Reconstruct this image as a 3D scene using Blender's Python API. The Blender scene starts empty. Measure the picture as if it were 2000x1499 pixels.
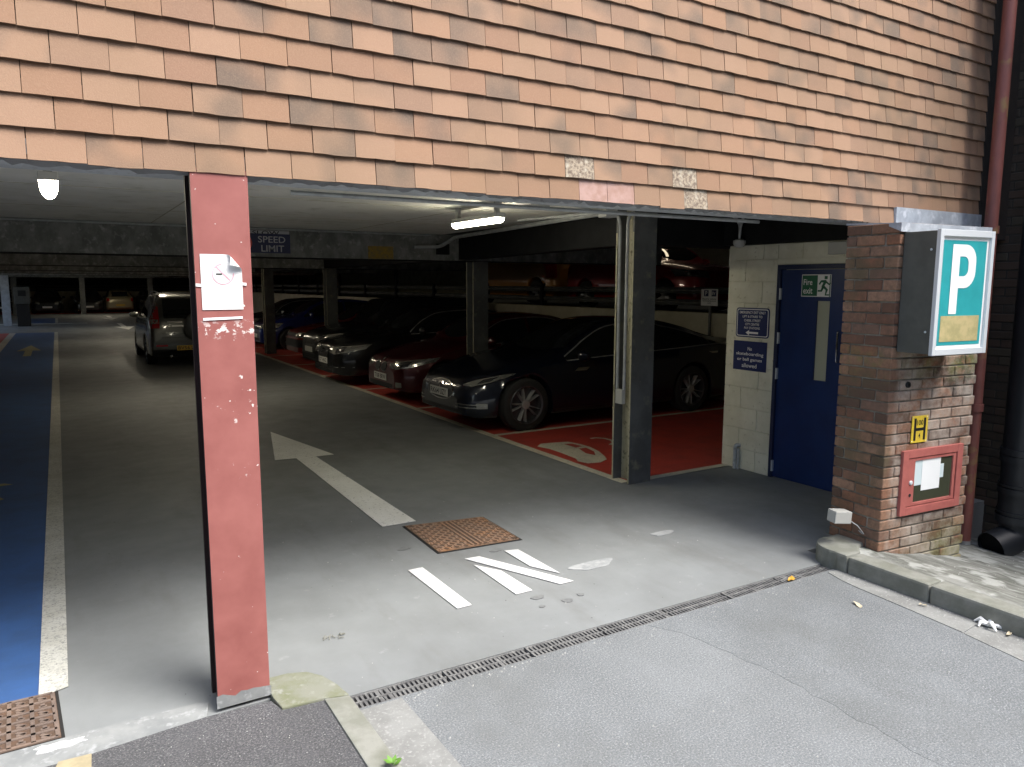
import bpy, bmesh, math, random
import numpy as np
from mathutils import Vector, Matrix
from mathutils.bvhtree import BVHTree
R = math.radians
random.seed(7)
scene = bpy.context.scene
COL = scene.collection

# ------------------------------------------------------------------ camera
cam_d = bpy.data.cameras.new('camera'); cam = bpy.data.objects.new('camera', cam_d); COL.objects.link(cam)
CP = Vector((0.063, -3.346, 1.918)); YAW, PIT, ROL = 0.546102, 0.1330037, 0.00210126
_f = Vector((math.sin(YAW)*math.cos(PIT), math.cos(YAW)*math.cos(PIT), -math.sin(PIT)))
_r = Vector((math.cos(YAW), -math.sin(YAW), 0)); _u = _r.cross(_f)
_r, _u = _r*math.cos(ROL)+_u*math.sin(ROL), _u*math.cos(ROL)-_r*math.sin(ROL)
M = Matrix((_r, _u, -_f)).transposed().to_4x4(); M.translation = CP
cam.matrix_world = M
cam_d.sensor_fit = 'HORIZONTAL'; cam_d.sensor_width = 36; cam_d.lens = 36*1450.154/2000
cam_d.clip_start = 0.05; cam_d.clip_end = 500
scene.camera = cam

# ------------------------------------------------------------------ sky, sun, exposure
w = bpy.data.worlds.new('World'); scene.world = w; w.use_nodes = True
nt = w.node_tree; bg = nt.nodes['Background']
sky = nt.nodes.new('ShaderNodeTexSky'); sky.sky_type = 'NISHITA'; sky.sun_disc = False
SUN_EL, SUN_DIR = R(58), Vector((0.50, -0.86, 0)).normalized()
sky.sun_elevation = SUN_EL; sky.sun_rotation = math.atan2(SUN_DIR.x, SUN_DIR.y)
sky.air_density = 1.0; sky.dust_density = 3.0; sky.ozone_density = 0.6
nt.links.new(sky.outputs[0], bg.inputs[0]); bg.inputs[1].default_value = 0.085
sd = bpy.data.lights.new('sun', 'SUN'); sd.energy = 1.5; sd.angle = R(29); sd.color = (1, 0.985, 0.96)
so = bpy.data.objects.new('sun', sd); COL.objects.link(so)
so.rotation_euler = (-(SUN_DIR*math.cos(SUN_EL)+Vector((0, 0, math.sin(SUN_EL))))).to_track_quat('-Z', 'Y').to_euler()
so.location = (3, -8, 12)
vs = scene.view_settings
vs.view_transform = 'Standard'; vs.look = 'None'; vs.gamma = 1; vs.exposure = 2.2
scene.render.engine = 'CYCLES'
scene.cycles.max_bounces = 8; scene.cycles.diffuse_bounces = 5

# ------------------------------------------------------------------ materials
def nodes(name):
    m = bpy.data.materials.new(name); m.use_nodes = True
    return m, m.node_tree, m.node_tree.nodes, m.node_tree.links, m.node_tree.nodes['Principled BSDF']
def rgba(c): return (c[0], c[1], c[2], 1)
def pos(n):
    return n.new('ShaderNodeNewGeometry').outputs['Position']
def noise(n, l, vec, scale, detail=4, rough=0.6, stretch=None):
    if stretch:
        mp = n.new('ShaderNodeMapping'); mp.inputs['Scale'].default_value = stretch; l.new(vec, mp.inputs[0]); vec = mp.outputs[0]
    t = n.new('ShaderNodeTexNoise'); t.inputs['Scale'].default_value = scale; t.inputs['Detail'].default_value = detail
    t.inputs['Roughness'].default_value = rough; l.new(vec, t.inputs['Vector']); return t.outputs['Fac']
def ramp(n, l, fac, a, b):
    r = n.new('ShaderNodeMapRange'); r.inputs['From Min'].default_value = a; r.inputs['From Max'].default_value = b
    l.new(fac, r.inputs['Value']); return r.outputs[0]
def mix(n, l, fac, a, b, mode='MIX'):
    x = n.new('ShaderNodeMix'); x.data_type = 'RGBA'; x.blend_type = mode
    for s, q in ((0, fac), (6, a), (7, b)):
        if isinstance(q, (int, float)): x.inputs[s].default_value = q
        elif isinstance(q, tuple): x.inputs[s].default_value = rgba(q)
        else: l.new(q, x.inputs[s])
    return x.outputs[2]
def mth(n, l, op, a, b=0.0):
    x = n.new('ShaderNodeMath'); x.operation = op
    for s, q in ((0, a), (1, b)):
        if isinstance(q, (int, float)): x.inputs[s].default_value = q
        else: l.new(q, x.inputs[s])
    return x.outputs[0]
def bump(n, l, b, h, strength=0.3, dist=0.005):
    x = n.new('ShaderNodeBump'); x.inputs['Strength'].default_value = strength; x.inputs['Distance'].default_value = dist
    l.new(h, x.inputs['Height']); l.new(x.outputs[0], b.inputs['Normal'])
def mat(name, c, rough=0.6, c2=None, scale=6, c3=None, scale3=60, lo=.4, hi=.6, bmp=0.0, bs=120, metal=0, coat=0, stretch=None, lo3=.55, hi3=.7, bdist=.004, spec=.5):
    m, t, n, l, b = nodes(name)
    b.inputs['Roughness'].default_value = rough; b.inputs['Metallic'].default_value = metal
    b.inputs['Coat Weight'].default_value = coat; b.inputs['Coat Roughness'].default_value = .06
    b.inputs['Specular IOR Level'].default_value = spec
    out = None
    if c2 or bmp:
        p = pos(n)
    if c2:
        out = mix(n, l, ramp(n, l, noise(n, l, p, scale, 6, .65, stretch), lo, hi), tuple(c), tuple(c2))
        if c3:
            out = mix(n, l, ramp(n, l, noise(n, l, p, scale3, 3, .6), lo3, hi3), out, tuple(c3))
        l.new(out, b.inputs['Base Color'])
    else:
        b.inputs['Base Color'].default_value = rgba(c)
    if bmp: bump(n, l, b, noise(n, l, p, bs, 5, .7), bmp, bdist)
    return m
def emis(name, c, s):
    m, t, n, l, b = nodes(name)
    b.inputs['Base Color'].default_value = rgba((.8, .8, .78)); b.inputs['Emission Color'].default_value = rgba(c); b.inputs['Emission Strength'].default_value = s
    return m

MT = {}
def asphalt(name, base, lite, dark, sc=260):
    m, t, n, l, b = nodes(name); p = pos(n)
    c = mix(n, l, ramp(n, l, noise(n, l, p, 1.3, 5, .6), .35, .7), base, tuple(x*.8 for x in base))
    sp = noise(n, l, p, sc, 4, .8)
    c = mix(n, l, ramp(n, l, sp, .52, .66), c, lite)
    c = mix(n, l, ramp(n, l, sp, .47, .34), c, dark)
    c = mix(n, l, mth(n, l, 'MULTIPLY', ramp(n, l, noise(n, l, p, 3.5, 5, .7, (1, .5, 1)), .5, .72), .3), c, tuple(x*1.35 for x in base))
    c = mix(n, l, mth(n, l, 'MULTIPLY', ramp(n, l, noise(n, l, p, .8, 5, .65), .50, .70), .5), c, tuple(x*y for x, y in zip(base, (.66, .64, .60))))
    l.new(c, b.inputs['Base Color']); b.inputs['Roughness'].default_value = .85
    bump(n, l, b, sp, .7, .006); return m
MT['road'] = asphalt('road_asphalt', (.162, .174, .179), (.31, .325, .335), (.08, .085, .088), 115)
MT['road2'] = asphalt('road_asphalt_patch', (.148, .160, .166), (.295, .31, .32), (.072, .077, .08), 120)
MT['footway'] = asphalt('footway_asphalt', (.075, .076, .08), (.22, .22, .22), (.025, .025, .028), 120)
def floor_mat():
    m, t, n, l, b = nodes('deck_floor'); p = pos(n)
    c = mix(n, l, ramp(n, l, noise(n, l, p, .9, 6, .65), .35, .68), (.205, .217, .218), (.152, .160, .158))
    c = mix(n, l, mth(n, l, 'MULTIPLY', ramp(n, l, noise(n, l, p, 2.2, 5, .7, (1, .22, 1)), .52, .75), .55), c, (.115, .113, .105))
    c = mix(n, l, mth(n, l, 'MULTIPLY', ramp(n, l, noise(n, l, p, 9, 4, .6), .66, .76), .5), c, (.31, .32, .32))
    sp = noise(n, l, p, 330, 2, .6)
    c = mix(n, l, mth(n, l, 'MULTIPLY', ramp(n, l, sp, .56, .8), .35), c, (.3, .3, .3))
    c = mix(n, l, ramp(n, l, noise(n, l, p, 26, 2, .5), .74, .78), c, (.05, .05, .05))
    l.new(c, b.inputs['Base Color'])
    l.new(ramp(n, l, noise(n, l, p, 3, 4, .6), 0.0, 1.5), b.inputs['Roughness'])
    b.inputs['Roughness'].default_value = .6
    rr = ramp(n, l, noise(n, l, p, 4, 4, .6), .2, .8); mr = n.new('ShaderNodeMapRange'); l.new(rr, mr.inputs['Value']); mr.inputs['To Min'].default_value = .48; mr.inputs['To Max'].default_value = .75; l.new(mr.outputs[0], b.inputs['Roughness'])
    bump(n, l, b, sp, .25, .0025); return m
MT['floor'] = floor_mat()
def worn(name, c, dirt, under, wear=.62, edge=.06, rough=.6, sc=55):
    m, t, n, l, b = nodes(name); p = pos(n)
    o = mix(n, l, ramp(n, l, noise(n, l, p, 3, 5, .65), .4, .75), c, dirt)
    o = mix(n, l, ramp(n, l, noise(n, l, p, sc, 5, .75), wear, wear+edge), o, under)
    l.new(o, b.inputs['Base Color']); b.inputs['Roughness'].default_value = rough
    bump(n, l, b, noise(n, l, p, 300, 2, .6), .25, .0025); return m
MT['white_line'] = worn('white_line', (.82, .82, .78), (.70, .70, .65), (.18, .18, .17), .60, .05, sc=38)
MT['in_line'] = worn('fresh_white_line', (.66, .66, .65), (.56, .56, .55), (.20, .20, .19), .63, .07)
MT['cream_line'] = worn('cream_line', (.62, .58, .46), (.42, .40, .33), (.17, .17, .15), .56, .1)
MT['edge_line'] = worn('walkway_line', (.56, .56, .51), (.42, .41, .35), (.20, .205, .20), .50, .14, sc=70)
MT['blue_floor'] = worn('blue_floor', (.036, .095, .25), (.032, .07, .16), (.12, .13, .145), .64, .10, .55)
MT['red_floor'] = worn('red_floor', (.45, .052, .035), (.28, .04, .03), (.14, .05, .04), .68, .08, .6)
MT['yellow_sym'] = worn('yellow_symbol', (.34, .31, .15), (.26, .24, .13), (.2, .2, .15), .66)
MT['concrete'] = mat('concrete_kerb', (.225, .228, .20), .85, (.165, .17, .14), 7, (.115, .12, .085), 2.6, bmp=.35, bs=160, lo3=.60, hi3=.75)
MT['gutter'] = mat('gutter_concrete', (.215, .22, .21), .85, (.165, .168, .16), 5, (.28, .28, .27), 70, bmp=.25, bs=220)
MT['moss'] = mat('mossy_concrete', (.19, .195, .155), .9, (.14, .15, .085), 5, (.25, .255, .22), 16, bmp=.5, bs=140)
MT['apron'] = mat('rough_mortar_paving', (.26, .265, .24), .9, (.12, .125, .105), 9, (.38, .39, .36), 5, stretch=(1, .25, 1), bmp=.9, bs=38, bdist=.02, lo3=.5, hi3=.6)
MT['strip'] = mat('threshold_concrete', (.24, .25, .245), .8, (.18, .19, .19), 5, (.31, .32, .32), 24, bmp=.2)
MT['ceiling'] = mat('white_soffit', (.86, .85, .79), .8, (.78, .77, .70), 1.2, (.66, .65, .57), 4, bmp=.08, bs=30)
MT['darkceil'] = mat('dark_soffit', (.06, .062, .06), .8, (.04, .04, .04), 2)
MT['beam'] = mat('stained_concrete_beam', (.24, .245, .23), .85, (.13, .135, .125), 5, (.36, .36, .34), 11, stretch=(1, 1, .6), bmp=.3, bs=40, lo3=.56, hi3=.72)
MT['darksteel'] = mat('dark_steel', (.014, .0145, .015), .7, (.010, .010, .0105), 4, bmp=.08, spec=.12)
MT['colsteel'] = mat('grey_steel_column', (.115, .12, .118), .55, (.08, .083, .08), 3, (.20, .19, .14), 9, bmp=.1, bs=50, lo3=.58, hi3=.75)
MT['coledge'] = mat('dirty_cream_paint', (.46, .43, .31), .7, (.30, .28, .19), 6, (.14, .14, .09), 20, stretch=(1, 1, .15), bmp=.15)
MT['soffit'] = mat('pale_grey_paint', (.50, .53, .55), .7, (.40, .42, .43), 6, (.30, .30, .29), 30, bmp=.2, bs=60)
MT['conduit'] = mat('galvanised_conduit', (.42, .44, .44), .5, (.32, .33, .33), 10, metal=.2)
MT['lampbody'] = mat('lamp_body', (.42, .42, .40), .5)
MT['tube'] = emis('lit_diffuser', (1, .93, .72), 12)
MT['tube_added'] = emis('added_diffuser_upper', (1, .84, .58), 1.6)  # glow of the unseen battens added over the upper deck
MT['tubefar'] = emis('lit_diffuser_far', (1, .88, .68), 16)
def column_red():
    m, t, n, l, b = nodes('red_column_paint'); p = pos(n)
    c = mix(n, l, ramp(n, l, noise(n, l, p, 5, 5, .6), .35, .7), (.325, .118, .103), (.25, .082, .071))
    sx = n.new('ShaderNodeSeparateXYZ'); l.new(p, sx.inputs[0]); z = sx.outputs[2]
    def band(z0, z1, zz=None):
        a = ramp(n, l, z, z0-.025, z0+.02); bb = ramp(n, l, z, z1+.02, z1-.025); return mth(n, l, 'MULTIPLY', a, bb)
    ch = noise(n, l, p, 34, 4, .7)
    tot = None
    for z0, z1, thr in ((1.70, 1.75, .545), (1.46, 1.54, .66), (1.32, 1.40, .635), (1.08, 1.14, .66)):
        k = mth(n, l, 'MULTIPLY', band(z0, z1), ramp(n, l, ch, thr, thr+.02))
        tot = k if tot is None else mth(n, l, 'MAXIMUM', tot, k)
    c = mix(n, l, tot, c, (.72, .68, .64))
    c = mix(n, l, ramp(n, l, noise(n, l, p, 45, 2, .5), .745, .76), c, (.7, .66, .62))
    l.new(c, b.inputs['Base Color']); b.inputs['Roughness'].default_value = .5
    bump(n, l, b, noise(n, l, p, 90, 3, .6), .08, .002); return m
MT['redcol'] = column_red()
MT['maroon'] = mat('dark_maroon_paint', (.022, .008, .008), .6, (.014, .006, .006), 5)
MT['undertile'] = mat('tile_underside', (.13, .055, .035), .9, (.09, .04, .026), 20)
MT['redpaint'] = mat('red_oxide_paint', (.20, .065, .052), .55, (.14, .048, .04), 8, (.20, .12, .05), 7, stretch=(1, 1, .3), bmp=.1, lo3=.58, hi3=.7)
MT['cabinet'] = mat('red_cabinet_paint', (.42, .13, .11), .5, (.36, .105, .09), 9, bmp=.05)
MT['block'] = mat('cream_painted_block', (.72, .70, .57), .75, (.62, .60, .47), 3, (.46, .43, .31), 22, bmp=.35, bs=90, lo3=.62, hi3=.74)
MT['cream'] = mat('cream_painted_wall', (.55, .52, .40), .8, (.45, .42, .31), 2)
MT['door'] = mat('blue_door_paint', (.007, .027, .115), .4, (.006, .021, .09), 3)
MT['frame_blue'] = mat('dark_blue_frame', (.012, .02, .06), .5)
MT['wire_glass'] = mat('cream_backed_glass', (.42, .42, .32), .25)
MT['lead'] = mat('lead_sheet', (.42, .46, .50), .55, (.32, .35, .39), 8, (.55, .58, .62), 14, bmp=.1, bs=20)
MT['black'] = mat('matt_black', (.012, .012, .012), .7)
MT['darkbrown'] = mat('dark_brown_board', (.028, .022, .018), .8, (.018, .015, .013), 6)
MT['blackplastic'] = mat('black_plastic', (.018, .02, .023), .42, (.012, .013, .015), 5)
MT['iron'] = mat('rusty_iron', (.30, .175, .105), .75, (.24, .16, .11), 9, (.38, .20, .10), 5, bmp=.3, bs=150)
MT['irondark'] = mat('iron_hollows', (.11, .062, .038), .85, (.07, .045, .03), 12)
MT['iron2'] = mat('brown_iron', (.17, .125, .10), .7, (.12, .09, .075), 9, (.22, .15, .11), 5, bmp=.3, bs=150)
MT['pit'] = mat('dark_recess', (.012, .011, .010), .9)
MT['grate'] = mat('worn_grating', (.15, .15, .147), .6, (.09, .09, .09), 9, (.22, .22, .21), 24, bmp=.15)
MT['mortar'] = mat('mortar', (.26, .245, .20), .95, (.12, .11, .09), 7, (.38, .36, .31), 5, bmp=.4, bs=120)
MT['mortardark'] = mat('dark_mortar', (.05, .045, .038), .95)  # even dark mortar tone
MT['white'] = mat('white_print', (.82, .82, .80), .5)
MT['offwhite'] = mat('offwhite_plastic', (.40, .40, .37), .5)
MT['paper'] = mat('paper', (.80, .82, .82), .7)
MT['bluepaper'] = mat('pale_blue_paper', (.58, .68, .70), .7)
MT['navy'] = mat('navy_sign', (.010, .020, .10), .5)
MT['navydim'] = mat('faded_navy_sign', (.035, .042, .10), .6)
MT['greysign'] = mat('grey_lettering', (.50, .50, .52), .6)
MT['green'] = mat('green_sign', (.012, .11, .05), .5)
MT['teal'] = mat('teal_sign', (.03, .34, .36), .4, (.026, .30, .32), 5)
MT['tan'] = mat('tan_panel', (.48, .40, .20), .6, (.36, .32, .15), 14)
MT['yellow'] = mat('yellow_sign', (.72, .52, .04), .5, (.62, .44, .05), 20)
MT['yellowdim'] = mat('faded_yellow_paint', (.34, .22, .03), .8, (.20, .15, .06), 20)
MT['boxgrey'] = mat('dark_grey_metal', (.085, .09, .08), .55, (.07, .074, .066), 7)
MT['alu'] = mat('aluminium_trim', (.66, .70, .72), .4, metal=.2)
MT['redprint'] = mat('red_print', (.55, .06, .06), .5)
MT['pinkprint'] = mat('faded_red_print', (.75, .42, .48), .6)
MT['leaf'] = mat('yellow_leaf', (.48, .26, .03), .6)
MT['leafpale'] = mat('pale_leaf', (.50, .43, .30), .6)
MT['grit'] = mat('grit', (.42, .42, .39), .8)
MT['oil'] = mat('oil_stain', (.13, .135, .135), .5, (.17, .175, .175), 30)
MT['palepatch'] = mat('pale_floor_patch', (.33, .34, .34), .7, (.215, .226, .228), 9, lo=.40, hi=.58)  # paler blotchy tone blending into the floor colour
MT['weed'] = mat('weed_leaf', (.10, .22, .03), .5)
MT['debris'] = mat('twig_debris', (.20, .20, .17), .8)
MT['yslab'] = mat('yellowish_slab', (.34, .29, .18), .85, (.28, .24, .15), 20, bmp=.2)
# glass, lamps, car trim
def glassmat(name, c=(.012, .014, .015), r=.04):
    m, t, n, l, b = nodes(name); b.inputs['Base Color'].default_value = rgba(c); b.inputs['Roughness'].default_value = r; b.inputs['Specular IOR Level'].default_value = .6; return m
MT['carglass'] = glassmat('tinted_car_glass')
MT['pane'] = glassmat('dusty_pane', (.05, .055, .035), .18)
MT['lens'] = mat('headlight_lens', (.50, .50, .46), .12, metal=.75)
MT['lensdark'] = mat('headlight_bowl', (.10, .10, .10), .1, metal=.6)
MT['chrome'] = mat('chrome', (.62, .62, .62), .12, metal=1)
MT['trimsilver'] = mat('satin_silver_trim', (.42, .42, .42), .25, metal=.4)
MT['rim'] = mat('alloy_rim', (.50, .50, .50), .3, metal=.45)
MT['rimdark'] = mat('dark_alloy_rim', (.10, .10, .11), .35, metal=.7)
MT['tyre'] = mat('tyre_rubber', (.018, .018, .018), .8)
MT['redlens'] = mat('red_lens', (.42, .012, .015), .12)
MT['amber'] = mat('amber_lens', (.55, .17, .02), .15)
MT['plate'] = mat('white_plate', (.66, .66, .62), .4)
MT['plateY'] = mat('yellow_plate', (.70, .45, .05), .4)
MT['plateblack'] = mat('plate_black', (.01, .01, .01), .5)
def paint(name, c, metal=.35, rough=.3):
    return mat(name, c, rough, metal=metal, coat=1)

def brick_mat(name, hues, stain):
    m, t, n, l, b = nodes(name); p = pos(n)
    oi = n.new('ShaderNodeObjectInfo'); rnd = oi.outputs['Random']
    cr = n.new('ShaderNodeValToRGB'); e = cr.color_ramp; e.interpolation = 'CONSTANT'
    while len(e.elements) < len(hues): e.elements.new(.5)
    for i, h in enumerate(hues):
        e.elements[i].position = i/len(hues); e.elements[i].color = rgba(h)
    l.new(rnd, cr.inputs[0]); c = cr.outputs[0]
    c = mix(n, l, ramp(n, l, noise(n, l, p, 30, 5, .7), .35, .75), c, mix(n, l, .7, c, (.07, .05, .035)))
    if stain:
        sx = n.new('ShaderNodeSeparateXYZ'); l.new(p, sx.inputs[0]); X, Y, Z = sx.outputs
        st = noise(n, l, p, 14, 5, .75)
        k = mth(n, l, 'MULTIPLY', mth(n, l, 'MULTIPLY', ramp(n, l, X, 5.15, 5.45), ramp(n, l, Z, 1.0, 1.2)), ramp(n, l, st, .44, .52))
        c = mix(n, l, mth(n, l, 'MULTIPLY', k, .9), c, (.03, .027, .024))
        k = mth(n, l, 'MULTIPLY', mth(n, l, 'MULTIPLY', ramp(n, l, Z, 1.22, 1.36), ramp(n, l, Z, 1.52, 1.40)), ramp(n, l, noise(n, l, p, 7, 4, .6), .42, .6))
        c = mix(n, l, mth(n, l, 'MULTIPLY', k, .75), c, (.16, .17, .05))
        k = mth(n, l, 'MULTIPLY', mth(n, l, 'MULTIPLY', ramp(n, l, Z, .30, .0), ramp(n, l, X, 4.9, 5.5)), ramp(n, l, noise(n, l, p, 9, 4, .6), .3, .55))
        c = mix(n, l, mth(n, l, 'MULTIPLY', k, .85), c, (.17, .20, .04))
        k = mth(n, l, 'MULTIPLY', ramp(n, l, noise(n, l, p, 4.5, 5, .7), .40, .62), ramp(n, l, X, 4.81, 4.86))
        c = mix(n, l, mth(n, l, 'MULTIPLY', k, .75), c, (.44, .385, .33))
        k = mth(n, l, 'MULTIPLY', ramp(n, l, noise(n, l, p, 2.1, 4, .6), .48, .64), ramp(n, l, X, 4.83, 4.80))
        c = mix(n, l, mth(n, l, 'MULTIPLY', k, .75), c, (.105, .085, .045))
    l.new(c, b.inputs['Base Color']); b.inputs['Roughness'].default_value = .85
    bump(n, l, b, noise(n, l, p, 85, 6, .8), .8, .006); return m
MT['brick'] = brick_mat('pier_brick', [(.27, .125, .070), (.20, .095, .058), (.33, .175, .105), (.12, .066, .044), (.25, .13, .08), (.36, .205, .13), (.16, .08, .05), (.29, .17, .11), (.22, .125, .085)], True)
MT['brickdark'] = brick_mat('dark_brick', [(.062, .042, .03), (.05, .036, .026), (.08, .05, .035), (.045, .036, .028), (.07, .058, .04)], False)  # dark brown brick tones varied per brick

def tile_mat(name, attr):
    m, t, n, l, b = nodes(name); p = pos(n)
    if attr:
        a = n.new('ShaderNodeAttribute'); a.attribute_name = 'rnd'; rnd = a.outputs['Fac']
    else:
        rnd = n.new('ShaderNodeObjectInfo').outputs['Random']
    cr = n.new('ShaderNodeValToRGB'); e = cr.color_ramp
    hs = [(0, (.24, .147, .097)), (.25, (.293, .181, .114)), (.5, (.318, .197, .127)), (.75, (.287, .166, .099)), (1, (.255, .147, .093))]
    while len(e.elements) < len(hs): e.elements.new(.5)
    for i, (q, h) in enumerate(hs): e.elements[i].position = q; e.elements[i].color = rgba(h)
    l.new(rnd, cr.inputs[0]); c = cr.outputs[0]
    # kiln flash: a grey-brown bloom on some of the tiles, placed differently on each
    r2 = mth(n, l, 'FRACT', mth(n, l, 'MULTIPLY', rnd, 37.7))
    off = n.new('ShaderNodeVectorMath'); off.operation = 'ADD'; l.new(p, off.inputs[0])
    cmb = n.new('ShaderNodeCombineXYZ'); l.new(mth(n, l, 'MULTIPLY', rnd, 91.0), cmb.inputs[1]); l.new(cmb.outputs[0], off.inputs[1])
    fl = noise(n, l, off.outputs[0], 5.0, 1, .4)
    k = mth(n, l, 'MULTIPLY', ramp(n, l, fl, .38, .70), ramp(n, l, r2, .45, .72))
    c = mix(n, l, mth(n, l, 'MULTIPLY', k, .85), c, (.115, .088, .068))
    c = mix(n, l, mth(n, l, 'MULTIPLY', ramp(n, l, noise(n, l, p, 150, 4, .7), .45, .7), .22), c, (.40, .28, .18))
    c = mix(n, l, mth(n, l, 'MULTIPLY', ramp(n, l, noise(n, l, p, 260, 2, .6), .62, .72), .3), c, (.18, .105, .07))
    c = mix(n, l, mth(n, l, 'MULTIPLY', ramp(n, l, noise(n, l, p, 1.1, 3, .5), .45, .7), .35), c, (.20, .135, .075))
    l.new(c, b.inputs['Base Color']); b.inputs['Roughness'].default_value = .85
    bump(n, l, b, noise(n, l, p, 190, 4, .7), .35, .003); return m
MT['tile'] = tile_mat('clay_tile', False); MT['tile_s'] = tile_mat('clay_tile_field', True)
MT['tilepink'] = mat('pink_faded_tile', (.38, .25, .215), .85, (.31, .19, .15), 14, bmp=.3, bs=190)
MT['tilelichen'] = mat('lichened_tile', (.36, .30, .22), .9, (.14, .105, .08), 65, (.42, .38, .30), 24, bmp=.3, bs=190)

# ------------------------------------------------------------------ mesh helpers
class MB:
    def __init__(s): s.v = []; s.f = []
    def add(s, vs, fs):
        o = len(s.v); s.v += [tuple(v) for v in vs]; s.f += [tuple(i+o for i in f) for f in fs]; return s
    def box(s, x0, x1, y0, y1, z0, z1):
        return s.add([(x0, y0, z0), (x1, y0, z0), (x1, y1, z0), (x0, y1, z0), (x0, y0, z1), (x1, y0, z1), (x1, y1, z1), (x0, y1, z1)],
                     [(0, 3, 2, 1), (4, 5, 6, 7), (0, 1, 5, 4), (1, 2, 6, 5), (2, 3, 7, 6), (3, 0, 4, 7)])
    def prism(s, poly, z0, z1):
        n = len(poly)
        return s.add([(x, y, z0) for x, y in poly]+[(x, y, z1) for x, y in poly],
                     [tuple(range(n-1, -1, -1)), tuple(range(n, 2*n))]+[(i, (i+1) % n, n+(i+1) % n, n+i) for i in range(n)])
    def tube(s, pts, r, n=8, caps=True):
        pts = [Vector(p) for p in pts]; rs = r if isinstance(r, (list, tuple)) else [r]*len(pts)
        t0 = (pts[1]-pts[0]).normalized(); a = t0.orthogonal().normalized(); rings = []
        for i, p in enumerate(pts):
            t = ((pts[min(i+1, len(pts)-1)]-pts[max(i-1, 0)])).normalized()
            a = (a-t*a.dot(t)).normalized(); b = t.cross(a)
            rings.append([p+(a*math.cos(k*2*math.pi/n)+b*math.sin(k*2*math.pi/n))*rs[i] for k in range(n)])
        vs = [q for rg in rings for q in rg]
        fs = [(i*n+k, i*n+(k+1) % n, (i+1)*n+(k+1) % n, (i+1)*n+k) for i in range(len(pts)-1) for k in range(n)]
        if caps: fs += [tuple(range(n-1, -1, -1)), tuple((len(pts)-1)*n+k for k in range(n))]
        return s.add(vs, fs)
    def lathe(s, prof, n, centre, axis, caps=True):   # prof: (r, h)
        ax = Vector(axis).normalized(); a = ax.orthogonal().normalized(); b = ax.cross(a); c = Vector(centre)
        vs = [c+ax*h+(a*math.cos(k*2*math.pi/n)+b*math.sin(k*2*math.pi/n))*r for r, h in prof for k in range(n)]
        fs = [(i*n+k, i*n+(k+1) % n, (i+1)*n+(k+1) % n, (i+1)*n+k) for i in range(len(prof)-1) for k in range(n)]
        if caps and prof[0][0] > 1e-6: fs.append(tuple(range(n-1, -1, -1)))
        if caps and prof[-1][0] > 1e-6: fs.append(tuple((len(prof)-1)*n+k for k in range(n)))
        return s.add(vs, fs)
    def build(s, name, m, parent=None, world=True, smooth=False, label=None, cat=None, group=None, kind=None, bevel=0):
        v = s.v; loc = None
        if parent is not None and world:
            p = parent
            while p.parent: p = p.parent
            if 'c_' in p: pass
            inv = Matrix.LocRotScale(p.location, p.rotation_euler, None).inverted()
            v = [tuple(inv @ Vector(q)) for q in v]
        elif parent is None:
            xs, ys, zs = zip(*v); loc = ((min(xs)+max(xs))/2, (min(ys)+max(ys))/2, min(zs))
            v = [(a-loc[0], b-loc[1], c-loc[2]) for a, b, c in v]
        me = bpy.data.meshes.new(name); me.from_pydata(v, [], s.f)
        if bevel:
            bm = bmesh.new(); bm.from_mesh(me)
            bmesh.ops.bevel(bm, geom=[e for e in bm.edges if len(e.link_faces) == 2 and e.calc_face_angle(0) > .6], offset=bevel, segments=2, affect='EDGES', profile=.6)
            bm.to_mesh(me); bm.free()
        return link(name, me, m, parent, loc, smooth, label, cat, group, kind)
def link(name, me, m, parent=None, loc=None, smooth=False, label=None, cat=None, group=None, kind=None, rot=None):
    if m is not None and not me.materials: me.materials.append(MT[m] if isinstance(m, str) else m)
    if smooth:
        me.polygons.foreach_set('use_smooth', [True]*len(me.polygons)); me.set_sharp_from_angle(angle=R(38))
    o = bpy.data.objects.new(name, me); COL.objects.link(o)
    if parent is not None: o.parent = parent
    if loc is not None: o.location = loc
    if rot is not None: o.rotation_euler = rot
    return tag(o, label, cat, group, kind)
def tag(o, label=None, cat=None, group=None, kind=None):
    for k, q in (('label', label), ('category', cat), ('group', group), ('kind', kind)):
        if q: o[k] = q
    return o
def thing(name, label, cat, loc=(0, 0, 0), rz=0, group=None, kind=None):
    o = bpy.data.objects.new(name, None); COL.objects.link(o); o.location = loc; o.rotation_euler = (0, 0, rz); o.empty_display_size = .1
    return tag(o, label, cat, group, kind)
def bend(pts, r, n=5):
    pts = [Vector(p) for p in pts]; out = [pts[0]]
    for i in range(1, len(pts)-1):
        a, b, c = pts[i-1], pts[i], pts[i+1]; d1 = (a-b); d2 = (c-b); q = min(r, d1.length*.45, d2.length*.45)
        p1 = b+d1.normalized()*q; p2 = b+d2.normalized()*q
        for k in range(n+1):
            t = k/n; out.append(p1*(1-t)**2+b*2*t*(1-t)+p2*t*t)
    out.append(pts[-1]); return out
_tc = {}
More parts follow.
